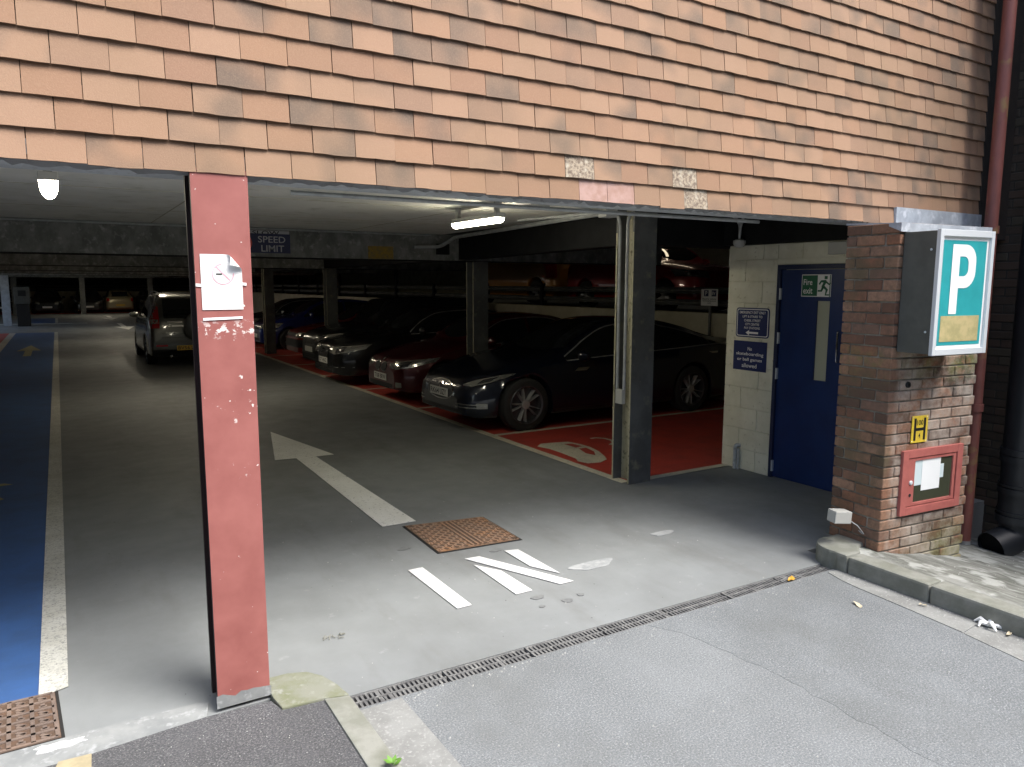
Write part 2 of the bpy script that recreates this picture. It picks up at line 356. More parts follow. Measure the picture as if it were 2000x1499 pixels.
def text(name, s, m, parent, o, right, up, h, width=None, bold=0.0, ext=.001, world=True):
    """flat raised lettering; o = lower-left corner of the text block in world (or local) space"""
    key = (s, bold)
    if key not in _tc:
        c = bpy.data.curves.new('txt', 'FONT'); c.body = s; c.offset = bold; c.resolution_u = 3; c.extrude = 0
        ob = bpy.data.objects.new('txt', c); COL.objects.link(ob)
        dg = bpy.context.evaluated_depsgraph_get(); me = bpy.data.meshes.new_from_object(ob.evaluated_get(dg))
        v = np.array([q.co[:] for q in me.vertices]); f = [tuple(p.vertices) for p in me.polygons]
        bpy.data.objects.remove(ob); bpy.data.curves.remove(c); bpy.data.meshes.remove(me); _tc[key] = (v, f)
    v, f = _tc[key]; mn = v.min(0); mx = v.max(0); sy = h/(mx[1]-mn[1]); sx = sy if width is None else width/(mx[0]-mn[0])
    right = Vector(right).normalized(); up = Vector(up).normalized(); nrm = right.cross(up); o = Vector(o)
    mb = MB(); mb.add([o+right*((q[0]-mn[0])*sx)+up*((q[1]-mn[1])*sy)+nrm*ext for q in v], f)
    return mb.build(name, m, parent, world)
def quad(o, right, up, w_, h, t=.003):
    """a thin plate standing on o (lower left), thickness towards right x up"""
    right = Vector(right).normalized(); up = Vector(up).normalized(); n = right.cross(up); o = Vector(o)
    c = [o, o+right*w_, o+right*w_+up*h, o+up*h]
    return MB().add(c+[q+n*t for q in c], [(0, 3, 2, 1), (4, 5, 6, 7), (0, 1, 5, 4), (1, 2, 6, 5), (2, 3, 7, 6), (3, 0, 4, 7)])
def shape(poly, o, right, up, t=.002):
    right = Vector(right).normalized(); up = Vector(up).normalized(); n = right.cross(up); o = Vector(o); k = len(poly)
    c = [o+right*a+up*b for a, b in poly]
    return MB().add(c+[q+n*t for q in c], [tuple(range(k, 2*k))]+[(i, (i+1) % k, k+(i+1) % k, k+i) for i in range(k)])
def ring(cx, cy, r0, r1, o, right, up, t=.002, n=32):
    right = Vector(right).normalized(); up = Vector(up).normalized(); nr = right.cross(up); o = Vector(o)
    vs = [o+right*(cx+r*math.cos(a))+up*(cy+r*math.sin(a))+nr*t for r in (r0, r1) for a in [k*2*math.pi/n for k in range(n)]]
    return MB().add(vs, [(k, (k+1) % n, n+(k+1) % n, n+k) for k in range(n)])
# ------------------------------------------------------------------ ground, floor, road
ST = 'structure'
MB().box(-60, 60, -60, 90, -.9, -.6).build('ground', 'road', kind=ST)
def dl(x): return -.165-.0211*(x-1.12)         # far edge of the drain slot
def dn(x): return -.292-.0160*(x-1.12)         # near edge
fl = MB().prism([(-12, .0), (.95, .0), (1.06, -.12), (1.10, dl(1.10)), (4.47, dl(4.47)), (4.60, -.18), (4.60, -.02), (9.6, -.02), (9.6, 66), (-12, 66)], -.5, 0).build('floor', 'floor', kind=ST)
MB().prism([(1.09, -40), (4.47, -40), (4.47, dn(4.47)), (1.09, dn(1.09))], -.5, 0).build('road', 'road', kind=ST)
rd = [o for o in bpy.data.objects if o.name == 'road'][0]
MB().prism([(-40, -40), (.985, -40), (.985, -.16), (.80, -.145), (.775, -.05), (.50, -.03), (.05, -.068), (-40, -.07)], -.5, .018).build('footway', 'footway', kind=ST)
MB().prism([(-40, -.064), (.05, -.062), (.50, -.024), (.53, .10), (.48, .125), (.06, .135), (-40, .13)], -.2, .008).build('threshold_strip', 'strip', kind=ST)
# sloping rough pavement on the right, falling towards the neighbouring wall
def az(x): return .108 if x < 4.72 else .108-.2*(x-4.72)
ap = MB(); xs = list(np.linspace(4.56, 4.72, 4))+list(np.linspace(4.8, 7.3, 26)); ys = list(np.linspace(-3.2, .0, 40)); ys = [-30, -12]+ys
rn = random.Random(3)
ap.add([(x, min(y, -.22) if x < 4.79 else y, az(x)+(rn.uniform(-.006, .006) if x > 4.6 else 0)) for x in xs for y in ys],
       [(i*len(ys)+j, (i+1)*len(ys)+j, (i+1)*len(ys)+j+1, i*len(ys)+j+1) for i in range(len(xs)-1) for j in range(len(ys)-1)])
ap.build('pavement', 'apron', kind=ST, smooth=True)
# scattered mortar chips on the sloping paving
def P(name, poly, m, z=.004, parent=fl):
    b = MB(); b.prism(poly, z-.003, z); return b.build(name, m, parent)
# painted floor areas
P('blue_walkway', [(-1.42, .56), (-.14, .56), (-.14, 31), (-1.42, 31)], 'blue_floor')
P('blue_walkway', [(-1.42, 39), (-.14, 39), (-.14, 45), (-1.42, 45)], 'blue_floor')
P('blue_walkway', [(-1.42, .135), (-.14, .135), (-.14, .56), (-1.42, .56)], 'blue_floor', .0035)
P('red_bay', [(4.70, 2.10), (9.5, 2.10), (9.5, 50), (4.70, 50)], 'red_floor')
P('red_bay', [(-9, 9), (-1.62, 9), (-1.62, 31), (-9, 31)], 'red_floor')
P('red_bay', [(-7, 51.5), (9.4, 51.5), (9.4, 57.5), (-7, 57.5)], 'red_floor')
P('walkway_line', [(-.14, .56), (-.02, .60), (-.035, 31), (-.15, 31)], 'edge_line', .008)
P('walkway_line', [(-1.62, .4), (-1.42, .4), (-1.42, 31), (-1.62, 31)], 'edge_line', .008)
P('walkway_line', [(-.14, 39), (-.02, 39), (-.02, 45), (-.14, 45)], 'edge_line', .008)
P('crossing_line', [(-2.4, 38.3), (1.2, 38.1), (1.2, 38.4), (-2.4, 38.7)], 'white_line', .008)
P('bay_line', [(4.62, 2.1), (4.72, 2.1), (4.72, 50), (4.62, 50)], 'cream_line', .008)
P('bay_line', [(4.94, 2.06), (6.06, 2.06), (6.06, 2.15), (4.94, 2.15)], 'cream_line', .008)
for y in (4.72, 7.12, 9.52, 11.95, 14.3, 16.8, 19.8, 22.4, 24.8):
    P('bay_line', [(4.72, y-.04), (9.5, y-.04), (9.5, y+.04), (4.72, y+.04)], 'cream_line', .0085)
P('painted_arrow', [(2.31, 6.4), (2.61, 4.72), (2.405, 4.73), (2.43, 2.05), (2.145, 2.055), (2.195, 4.75), (1.97, 4.78)], 'white_line', .0075)
P('painted_letter_i', [(1.955, 1.11), (2.06, 1.11), (2.065, .41), (1.967, .41)], 'in_line', .0075)
P('painted_letter_n', [(2.38, 1.10), (2.49, 1.09), (2.805, .39), (2.70, .395)], 'in_line', .0075)
P('painted_letter_n', [(2.38, .97), (2.375, .405), (2.495, .405), (2.49, .78)], 'in_line', .0072)
P('painted_letter_n', [(2.70, 1.095), (2.80, 1.07), (2.805, .54), (2.70, .75)], 'in_line', .0072)
P('direction_arrow', [(2.5, 31.5), (2.9, 34), (2.6, 34), (2.6, 37.5), (2.4, 37.5), (2.4, 34), (2.1, 34)], 'white_line', .0075)
P('direction_arrow', [(2.45, 41.5), (2.9, 44), (2.6, 44), (2.6, 46.5), (2.4, 46.5), (2.4, 44), (2.0, 44)], 'white_line', .0075)
P('walkway_symbol', [(-.47, 4.5), (-.66, 4.42), (-.8, 4.7), (-.6, 4.82)], 'yellow_sym', .0078)
P('walkway_symbol', [(-.43, 5.05), (-.7, 5.03), (-.75, 5.13), (-.5, 5.13)], 'yellow_sym', .0078)
P('walkway_symbol', [(-.75, 24), (-.45, 21.8), (-.66, 21.9), (-.66, 20), (-.84, 20), (-.84, 21.9), (-1.05, 21.8)], 'yellow_sym', .0078)
# electric car symbol on the red bay: body outline with two windows as openings, and the cord
ev = [(4.814, 3.887), (4.93, 3.99), (5.124, 3.96), (5.281, 3.915), (5.327, 3.725), (5.334, 3.539), (5.281, 3.306), (5.19, 3.085), (5.113, 2.948), (4.968, 2.872), (4.82, 2.906), (4.788, 3.042), (4.839, 3.145), (4.866, 3.479), (4.865, 3.703)]
P('electric_car_symbol', ev, 'cream_line', .0082)
P('symbol_window', [(5.16, 3.83), (5.255, 3.79), (5.275, 3.62), (5.165, 3.60)], 'red_floor', .0095)
P('symbol_window', [(5.165, 3.53), (5.265, 3.53), (5.225, 3.32), (5.125, 3.17), (5.09, 3.30)], 'red_floor', .0095)
cb = MB(); cpts = [(5.64, 3.93), (5.72, 3.94), (5.79, 3.86), (5.80, 3.72), (5.74, 3.6), (5.62, 3.52)]
for a, b in zip(cpts[:-1], cpts[1:]):
    d = Vector((b[0]-a[0], b[1]-a[1], 0)).normalized(); nx, ny = -d.y*.02, d.x*.02
    cb.prism([(a[0]-nx, a[1]-ny), (b[0]-nx, b[1]-ny), (b[0]+nx, b[1]+ny), (a[0]+nx, a[1]+ny)], .005, .0082)
cb.build('symbol_cord', 'cream_line', fl)

for k, (x, y, a, b_) in enumerate(((2.47, .30, .045, .03), (2.60, .17, .035, .03), (2.72, .20, .022, .02), (2.42, .18, .02, .015), (2.10, 1.52, .05, .03), (2.66, 1.14, .05, .025))):
    P('oil_spot', [(x+a*math.cos(t)*(1+.2*math.sin(3*t+k)), y+b_*math.sin(t)*(1+.2*math.cos(2*t+k))) for t in np.linspace(0, 6.28, 15)[:-1]], 'oil', .0042)
P('pale_patch', [(3.09+.17*math.cos(t)*(1+.25*math.sin(3*t)), .555+.075*math.sin(t)*(1+.2*math.cos(2*t))) for t in np.linspace(0, 6.28, 19)[:-1]], 'palepatch', .0042)
P('pale_patch', [(3.95+.10*math.cos(t)*(1+.25*math.sin(3*t+1)), .80+.05*math.sin(t)*(1+.2*math.cos(2*t))) for t in np.linspace(0, 6.28, 19)[:-1]], 'palepatch', .0042)
# manhole covers
def cover(name, poly, m, label, rib, wd_=.0085):
    o = thing(name, label, 'manhole cover', (sum(p[0] for p in poly)/4, sum(p[1] for p in poly)/4, 0))
    A, B, C_, D = [Vector((p[0], p[1], 0)) for p in poly]
    c = (A+B+C_+D)/4
    MB().prism([(c.x+(q.x-c.x)*1.05, c.y+(q.y-c.y)*1.05) for q in (A, B, C_, D)], .001, .0042).build('frame', 'pit', o)
    MB().prism([(q.x, q.y) for q in (A, B, C_, D)], .003, .0065).build('plate', 'irondark', o)
    r = MB(); h = .0115
    def pt(s, t): return A.lerp(B, s).lerp(D.lerp(C_, s), t)
    def bar(s, t, ds, dt, w_=.3):
        p, q = pt(s-ds, t-dt), pt(s+ds, t+dt); d = (q-p); n_ = Vector((-d.y, d.x, 0)).normalized()*wd_
        r.prism([((p-n_).x, (p-n_).y), ((q-n_).x, (q-n_).y), ((q+n_).x, (q+n_).y), ((p+n_).x, (p+n_).y)], .006, h)
    rib(bar); r.build('raised_pattern', m, o); return o
def rib1(bar):
    N = 17
    for i in range(N):
        for j in range(N):
            s, t = (i+.5)/N, (j+.5)/N
            if abs(s-.5) < .06: bar(s, t, 0.004, .028)
            elif (i+j) % 2: bar(s, t, .022, .022)
            else: bar(s, t, -.022, .022)
    for k in (0.012, .988): bar(k, .5, 0, .49); bar(.5, k, .49, 0)
cover('manhole_cover', [(2.30, 1.97), (2.94, 1.86), (2.925, 1.25), (2.28, 1.31)], 'iron', 'rusty square manhole cover beside the painted arrow and IN lettering', rib1)
def rib2(bar):
    N = 6
    for k in range(N+1): bar(k/N*.96+.02, .5, 0, .48); bar(.5, k/N*.96+.02, .48, 0)
    for i in range(N):
        for j in range(N):
            s, t = (i+.5)/N*.96+.02, (j+.5)/N*.96+.02
            bar(s, t, .03 if (i+j) % 3 else .0, .03); bar(s, t+.03, .03, 0)
cover('inspection_cover', [(-.60, .58), (-.075, .575), (-.05, .15), (-.60, .145)], 'iron2', 'brown ribbed inspection cover at the near end of the blue walkway', rib2)
# white paint splash beside the cover, small yellowish slab at the footway edge
MB().prism([(-.14, .062), (-.10, .052), (-.06, .060), (-.02, .05), (.02, .068), (.045, .066), (.02, .085), (.035, .098), (-.02, .096), (-.05, .108), (-.10, .104), (-.12, .113), (-.15, .10), (-.13, .085)], .006, .011).build('paint_splash', 'in_line', fl)
MB().prism([(-.06, -.065), (.055, -.072), (.05, -.20), (-.1, -.20)], .0, .023).build('paving_slab', 'yslab', label='small yellowish slab set in the footway edge at the bottom left', cat='slab')

# channel drain
dr = thing('drain_channel', 'long slotted black channel drain across the car park entrance', 'drain', (1.10, -.23, 0))
ch = MB(); L_ = 3.36
def dq(s, f): # s along, f 0 near..1 far
    x = 1.10+s; return (x, dn(x)+(dl(x)-dn(x))*f)
ch.add([(*dq(0, 0), -.09), (*dq(L_, 0), -.09), (*dq(L_, 1), -.09), (*dq(0, 1), -.09)], [(0, 1, 2, 3)])
ch.build('trough', 'pit', dr)
nseg = 7
for k in range(nseg):
    g = MB(); s0, s1 = k*L_/nseg+.004, (k+1)*L_/nseg-.004; dz = random.uniform(-.003, .0)
    for f0, f1 in ((.02, .10), (.46, .54), (.90, .98)):
        g.prism([dq(s0, f0), dq(s1, f0), dq(s1, f1), dq(s0, f1)], -.03, -.002+dz)
    nb = 20
    for i in range(nb):
        a = s0+(s1-s0)*i/nb; b = a+(s1-s0)/nb*(.5+(.3 if random.random() < .06 else 0))
        for f0, f1 in ((.09, .47), (.53, .91)):
            g.prism([dq(a, f0), dq(b, f0), dq(b, f1), dq(a, f1)], -.028, -.004+dz)
    g.build('grating', 'grate', dr)

# kerbs and concrete channels
MB().prism([(2.80, -.335), (3.3, -.34), (4.2, -.36), (4.22, -1.2), (4.1, -1.9), (4.1, -6), (3.02, -6)]+[(2.98+rn.gauss(0, .012)-.12*max(0, (y+1.0)/.7), y) for y in np.arange(-3.2, -.4, .06)], -.01, .0012).build('asphalt_patch', 'road2', rd)
kl = thing('kerb', 'pale mossy kerb curving round the foot of the red column', 'kerb', (1.04, -.5, 0))
arc = [(.785, .145), (.90, .14), (.985, .105), (1.04, .03), (1.075, -.08), (1.095, -.20), (.985, -.17), (.80, -.152), (.786, -.05)]
MB().prism(arc, -.2, .030).build('kerb_end', 'moss', kl, bevel=.006)
for y0, y1 in ((-.204, -1.12), (-1.124, -2.04), (-2.044, -2.96), (-2.964, -3.9)):
    MB().prism([(.985, y1), (1.105, y1), (1.095 if y0 > -.3 else 1.105, y0), (.985, y0+(.03 if y0 > -.3 else 0))], -.2, .028).build('kerb_stone', 'concrete', kl, bevel=.006)
for y0, y1 in ((-.31, -1.25), (-1.256, -2.2), (-2.206, -3.2)):
    MB().prism([(1.107, y1), (1.325, y1), (1.31, y0), (1.107, y0)], -.2, .0032).build('channel_slab', 'gutter', label={-.31: 'grey concrete channel slab beside the mossy kerb, touching the drain', -1.256: 'grey concrete channel slab second from the drain beside the mossy kerb', -2.206: 'grey concrete channel slab third from the drain beside the mossy kerb'}[y0], cat='slab', group='left channel slabs')
kr = thing('kerb', 'tall grey kerb with rounded end in front of the brick pier', 'kerb', (4.5, -.6, 0))
endp = [(4.45, -.44), (4.455, -.36)]+[(4.63+.175*math.cos(a), -.30+.19*math.sin(a)) for a in np.linspace(R(195), R(70), 9)]+[(4.80, -.12), (4.82, -.33), (4.70, -.36), (4.60, -.44)]
MB().prism(endp, -.2, .125).build('kerb_end', 'concrete', kr, bevel=.018)
for y0, y1 in ((-.446, -.99), (-.996, -1.55), (-1.556, -2.4), (-2.406, -3.3), (-3.306, -4.2)):
    MB().prism([(4.452, y1), (4.60, y1), (4.60, y0), (4.452, y0)], -.2, .12).build('kerb_stone', 'concrete', kr, bevel=.018)
MB().prism([(4.455, -.37), (4.455, -1.29), (4.24, -1.31), (4.27, -1.0), (4.29, -.75), (4.30, -.62), (4.32, -.50), (4.36, -.37)], -.2, .0040).build('channel_slab', 'gutter', label='grey concrete channel slab under the tall kerb, nearest the drain', cat='slab', group='right channel slabs')
MB().prism([(4.455, -1.296), (4.455, -2.2), (4.14, -2.2), (4.16, -1.75), (4.235, -1.316)], -.2, .0034).build('channel_slab', 'gutter', label='grey concrete channel slab under the tall kerb, at the right edge', cat='slab', group='right channel slabs')

# ------------------------------------------------------------------ shell of the car park
ce = MB().box(-12, 5.1, .45, 31.4, 2.66, 2.9).build('ceiling', 'ceiling', kind=ST)
MB().box(-3.4, 5.1, 31.4, 38.4, 2.66, 2.9).build('soffit_panel', 'ceiling', ce)
MB().box(-12, 5.1, 38.4, 66, 2.66, 2.9).build('soffit_panel', 'ceiling', ce)
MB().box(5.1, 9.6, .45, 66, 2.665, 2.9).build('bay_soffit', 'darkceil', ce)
for y in (7.0, 14.2, 21.4, 28.6, 35.8, 43.0, 50.2):
    MB().box(-12, 9.55, y, y+.32, 2.275, 2.672).build('beam', 'beam', ce)
    MB().box(-12, 9.55, y+.02, y+.30, 2.262, 2.2745).build('beam_flange', 'darksteel', ce)
MB().prism([(4.72, 2.35), (4.94, 2.35), (5.60, 6.99), (5.38, 6.99)], 2.29, 2.664).build('beam', 'darksteel', ce)
MB().box(5.50, 5.72, 7.33, 66, 2.29, 2.663).build('beam', 'darksteel', ce)
MB().box(4.93, 9.5, 2.19, 2.36, 2.295, 2.668).build('beam', 'darksteel', ce)
MB().box(5.985, 6.32, .27, 2.188, 2.315, 2.667).build('beam', 'darksteel', ce)
for y in (1.9, 3.4, 5.2): MB().box(-12, 5.0, y, y+.012, 2.6575, 2.6605).build('soffit_seam', 'cream', ce)
for x in (-1.4, 1.1, 3.6): MB().box(x, x+.012, .46, 6.95, 2.6578, 2.6604).build('soffit_seam', 'cream', ce)
# outer walls
MB().box(-12.3, -12, -.0, 30.5, -.3, 2.9).build('wall_left_near', 'cream', kind=ST)
MB().box(-12.3, -12, 39.5, 66, -.3, 2.9).build('wall_left_far', 'cream', kind=ST)
MB().box(-12.3, 20.5, 66, 66.3, -.3, 5).build('wall_back', 'darkceil', kind=ST)
MB().box(-12.2, -4.6, .05, .3, -.3, 2.6).build('wall_front_left', 'cream', kind=ST)
MB().box(5.36, 6.95, .035, .25, -.4, 2.62).build('wall_behind_pier', 'black', kind=ST)
MB().box(6.30, 9.5, 1.98, 2.179, -.3, 2.664).build('stair_wall', 'cream', kind=ST)
# half-level-up deck on the right and at the far end
MB().box(9.6, 20, -1, 66, 1.10, 1.38).build('upper_deck', 'floor', kind=ST)
MB().box(9.45, 9.62, 2.2, 57.5, -.2, 1.235).build('deck_wall', 'cream', kind=ST)
MB().box(9.40, 9.66, 2.2, 57.5, 1.237, 1.44).build('deck_edge', 'cream', kind=ST)
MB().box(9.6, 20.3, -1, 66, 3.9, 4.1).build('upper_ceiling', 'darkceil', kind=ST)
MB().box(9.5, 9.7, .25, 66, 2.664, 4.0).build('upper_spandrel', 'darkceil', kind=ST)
MB().box(9.6, 20.3, -1.2, -1, -.3, 4).build('upper_end_wall', 'darkceil', kind=ST)
wr = MB(); wr.box(20, 20.3, -1, 66, 1.0, 2.55); wr.box(20, 20.3, -1, 66, 3.45, 4.0); wr.box(20, 20.3, 15, 66, 2.55, 3.45); wr.box(20, 20.3, -1, 5.5, 2.55, 3.45)
wr.build('upper_side_wall', 'cream', kind=ST)
lv = thing('mesh_screen', 'dim wire mesh screen over the openings behind the upper deck', 'mesh screen', (20.1, 10, 2.55))
for y in np.arange(5.5, 15.1, 1.2): MB().box(20.02, 20.12, y-.2, y+.2, 2.551, 3.449).build('post', 'darksteel', lv)
g = MB()
for z in np.arange(2.6, 3.44, .07): g.box(20.13, 20.14, 5.5, 15, z, z+.025)
for y in np.arange(5.5, 15, .09): g.box(20.141, 20.15, y, y+.035, 2.551, 3.449)
g.build('wire_grid', 'darksteel', lv)
MB().box(-9, 9.4, 57.5, 57.75, -.2, 1.36).build('far_deck_wall', 'cream', kind=ST)
MB().box(-9, 9.4, 57.75, 66, 1.0, 1.30).build('far_deck', 'floor', kind=ST)

def rail(name, label, p0, p1, z0, n, group=None):
    o = thing(name, label, 'guard rail', (*p0, z0)); p0 = Vector((*p0, 0)); p1 = Vector((*p1, 0)); d = (p1-p0).normalized(); nx = Vector((d.y, -d.x, 0))
    for zc in (.17, .38):
        b = MB(); prof = [(-.055, 0), (-.03, .03), (-.01, .0), (.01, 0), (.03, .03), (.055, 0)]
        b.add([q+Vector((0, 0, z0+zc+h))+nx*k for q in (p0, p1) for h, k in prof], [(i, i+1, 6+i+1, 6+i) for i in range(5)])
        b.add([q+Vector((0, 0, z0+zc+h))+nx*(k-.012) for q in (p0, p1) for h, k in prof], [(i, i+1, 6+i+1, 6+i) for i in range(5)])
        b.build('rail', 'colsteel', o)
    for i in range(n):
        q = p0.lerp(p1, i/(n-1)); MB().box(q.x-.05, q.x+.05, q.y-.05, q.y+.05, z0, z0+1.2 if i % 2 == 0 else z0+.5).build('post', 'darksteel', o)
    return o
rail('guard_rail', 'dark two-rail guard rail along the edge of the upper deck', (9.56, 2.3), (9.56, 57), 1.435, 20)
rail('guard_rail', 'guard rail on the pale wall behind the farthest row of cars', (-9, 57.62), (9.3, 57.62), 1.355, 8)

# ------------------------------------------------------------------ columns
def hcol(name, label, x0, x1, y0, y1, z0, z1, mf, mw, group=None, tf=.022):
    o = thing(name, label, 'column', ((x0+x1)/2, (y0+y1)/2, z0), group=group)
    MB().box(x0, x1, y0, y0+tf, z0, z1).build('flange', mf, o)
    MB().box(x0, x1, y1-tf, y1, z0, z1).build('flange', mf, o)
    if mf != 'redcol':
        for ya, yb in ((y0+.001, y0+tf-.001), (y1-tf+.001, y1-.001)): MB().box(x0-.003, x0-.0002, ya, yb, z0+.01, min(z1, 2.4)).build('flange_edge', mw, o)
    xm = (x0+x1)/2; MB().box(xm-.035, xm+.035, y0+tf, y1-tf, z0, z1).build('web', mw, o)
    return o
redc = hcol('red_column', 'red painted steel column with peeling paint standing at the car park entrance', .556, .784, .008, .175, .02, 2.391, 'redcol', 'redcol')
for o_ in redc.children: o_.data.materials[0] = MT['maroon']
MB().box(.5562, .7838, .0055, .0079, .021, 2.390).build('front_face', 'redcol', redc)
b = MB(); rr_ = random.Random(5); pts = [(.551, .0), (.79, .0)]+[(.79-.239*i/9, .045+rr_.uniform(-.010, .010)+.012*(i/9)) for i in range(10)]
b.add([(x, .0030, .0185+z) for x, z in pts]+[(x, .0052, .0185+z) for x, z in pts], [tuple(range(12))]); b.build('base_paint', 'strip', redc)
c2 = hcol('steel_column', 'grey steel column with white conduits in front of the empty red bay', 4.65, 4.925, 2.03, 2.29, 0, 2.664, 'colsteel', 'coledge')
hcol('steel_column', 'grey steel column between the maroon car and the black fastback', 5.60, 5.86, 6.92, 7.16, 0, 2.262, 'colsteel', 'coledge')
hcol('steel_column', 'grey steel column rising behind the black off-roader bonnet', 5.52, 5.78, 14.1, 14.36, 0, 2.262, 'colsteel', 'coledge')
hcol('steel_column', 'grey steel column standing just right of the red entrance column', 4.86, 5.12, 17.5, 17.76, 0, 2.66, 'colsteel', 'coledge')
for x, lab in ((-2.3, 'leftmost'), (1.25, 'middle'), (5.1, 'rightmost')):
    hcol('steel_column', lab+' of the far columns by the last row of cars', x, x+.28, 50.5, 50.78, 0, 2.262, 'colsteel', 'coledge')
hcol('white_column', 'pale daylit column at the far left beside the ticket machine', -2.12, -1.80, 37.2, 37.5, 0, 2.6, 'soffit', 'soffit')
tm = thing('ticket_machine', 'dark ticket machine with pale upper cabinet by the far left column', 'ticket machine', (-1.3, 36.5, 0))
MB().box(-1.55, -1.05, 36.3, 36.7, 0, 1.0).build('cabinet', 'black', tm, bevel=.02)
MB().box(-1.60, -1.0, 36.25, 36.75, 1.0, 1.75).build('head', 'boxgrey', tm, bevel=.03)
MB().box(-1.45, -1.15, 36.235, 36.25, 1.35, 1.6).build('screen', 'black', tm)

# ------------------------------------------------------------------ tile-hung wall
fw = thing('tile_hung_wall', 'orange clay tile-hung wall above the car park entrance', 'wall', (0, .1, 2.37))
MB().box(-12, 6.60, .045, .45, 2.45, 6.5).build('backing_wall', 'mortardark', fw)
MB().box(-12, 5.42, .0175, .0455, 2.377, 2.3915).build('under_course', 'undertile', fw)
MB().box(-12, 6.32, .018, .452, 2.392, 2.449).build('soffit_board', 'soffit', fw)
bd = MB(); rb = random.Random(4); xs = np.arange(-5, 6.3, .03)
bd.add([(x, .050, 2.40) for x in xs]+[(x, .049, 2.357+rb.uniform(-.006, .006)+(.012 if rb.random() < .25 else 0)) for x in xs], [(i, i+1, len(xs)+i+1, len(xs)+i) for i in range(len(xs)-1)])
bd.build('mortar_bead', 'soffit', fw)
TW, GA, ZB = .1943, .11776, 2.3716
def tile_mesh(seed, m):
    r = random.Random(seed); n = 5; w_ = TW/2-.0014; h = .175; th = .0108; v = []
    lip = [r.uniform(-.0016, .0016) for _ in range(n)]
    for zi, z in enumerate((0, h)):
        for i in range(n):
            s = -1+2*i/(n-1); y = z*.114-.0011*(1-s*s); v.append((s*w_, y, z+(lip[i] if zi == 0 else 0)))
    for zi, z in enumerate((0, h)):
        for i in range(n):
            s = -1+2*i/(n-1); y = z*.114-.0011*(1-s*s)+th; v.append((s*w_, y, z+(lip[i] if zi == 0 else 0)))
    f = []
    for i in range(n-1):
        f += [(i, i+1, n+i+1, n+i), (2*n+i, 3*n+i, 3*n+i+1, 2*n+i+1), (i, 2*n+i, 2*n+i+1, i+1)]
    f += [(0, n, 3*n, 2*n), (n-1, 3*n-1, 4*n-1, 2*n-1)]
    me = bpy.data.meshes.new('hanging_tile'); me.from_pydata(v, [], f); me.materials.append(MT[m]); return me
tms = [tile_mesh(i, 'tile') for i in range(8)]; tpk = tile_mesh(20, 'tilepink'); tli = tile_mesh(21, 'tilelichen')
def seen(p):
    d = Vector(p)-CP; z = d.dot(_f)
    if z < .2: return None
    u, v_ = 1000+1450.154*d.dot(_r)/z, 749.5-1450.154*d.dot(_u)/z
    return z if (-40 < u < 2040 and -40 < v_ < 1540) else None
T = []
for n_ in range(21):
    o_ = 0 if n_ % 2 == 0 else TW/2
    k0 = int(-4.5/TW)
    for k in range(k0, 36):
        xc = o_+(k+.5)*TW
        if n_ == 0 and xc > 5.42: continue
        if xc > 6.54: continue
        z = seen((xc, 0, ZB+n_*GA+.06)); T.append((z if z else 99+abs(xc)+n_, xc, n_, k))
T.sort()
special = {(0, 13): tpk, (0, 14): tpk, (0, 17): tli, (1, 12): tli, (1, 16): tli}
rt = random.Random(11); rest = MB(); rr = []
for i, (z, xc, n_, k) in enumerate(T):
    sp = special.get((n_, k))
    lo = (xc+rt.uniform(-.0012, .0012), -.0+rt.uniform(-.0015, .0015), ZB+n_*GA+rt.uniform(-.0012, .0012)); ry = rt.gauss(0, .0022)
    if n_ == 0 and rt.random() < .12: lo = (lo[0], lo[1], lo[2]-.006)
    if sp or i < 294:
        me = sp or rt.choice(tms); o = bpy.data.objects.new('hanging_tile', me); COL.objects.link(o); o.parent = fw
        o.location = (lo[0]-fw.location.x, lo[1]-fw.location.y, lo[2]-fw.location.z); o.rotation_euler = (rt.uniform(-.012, .012), ry, 0)
    else:
        me = tms[i % 8]; c, s = math.cos(ry), math.sin(ry); a = len(rest.f)
        rest.add([(lo[0]+q.co.x*c+q.co.z*s, lo[1]+q.co.y, lo[2]-q.co.x*s+q.co.z*c) for q in me.vertices], [tuple(p.vertices) for p in me.polygons])
        rr += [rt.random()]*(len(rest.f)-a)
for n_ in range(1, 21, 2):
    me = tms[n_ % 8]; a = len(rest.f)
    rest.add([(6.5565+q.co.x*.485, q.co.y, ZB+n_*GA+q.co.z) for q in me.vertices], [tuple(p.vertices) for p in me.polygons]); rr += [rt.random()]*(len(rest.f)-a)
ro = rest.build('hanging_tile_field', 'tile_s', fw, kind='stuff')
at = ro.data.attributes.new('rnd', 'FLOAT', 'FACE'); at.data.foreach_set('value', rr)
MB().box(6.60, 7.05, .0, .45, 2.3, 6.5).build('gutter_board', 'darkbrown', label='dark board in the corner beside the tile-hung wall end', cat='board')
# ------------------------------------------------------------------ brick pier (turned a little from the wall)
PA = R(-5.5); PO = (4.765, -.46, 0)
pier = thing('brick_pier', 'weathered brown brick pier carrying the P sign box', 'brick pier', PO, PA)
PW, PD, CO = .915, .415, .0745
MB().box(.010, PW-.010, .010, PD-.010, -.4, 2.312).build('mortar_core', 'mortar', pier, world=False)
def brick_mesh(lx, ly, lz, seed):
    r = random.Random(seed); bm = bmesh.new(); bmesh.ops.create_cube(bm, size=1)
    for v in bm.verts: v.co = Vector((v.co.x*lx, v.co.y*ly, v.co.z*lz))+Vector((r.uniform(-.0015, .0015), r.uniform(-.0015, .0015), r.uniform(-.0015, .0015)))
    bmesh.ops.bevel(bm, geom=bm.edges[:], offset=.0045, segments=1, affect='EDGES')
    me = bpy.data.meshes.new('brick'); bm.to_mesh(me); bm.free(); return me
bl = {}
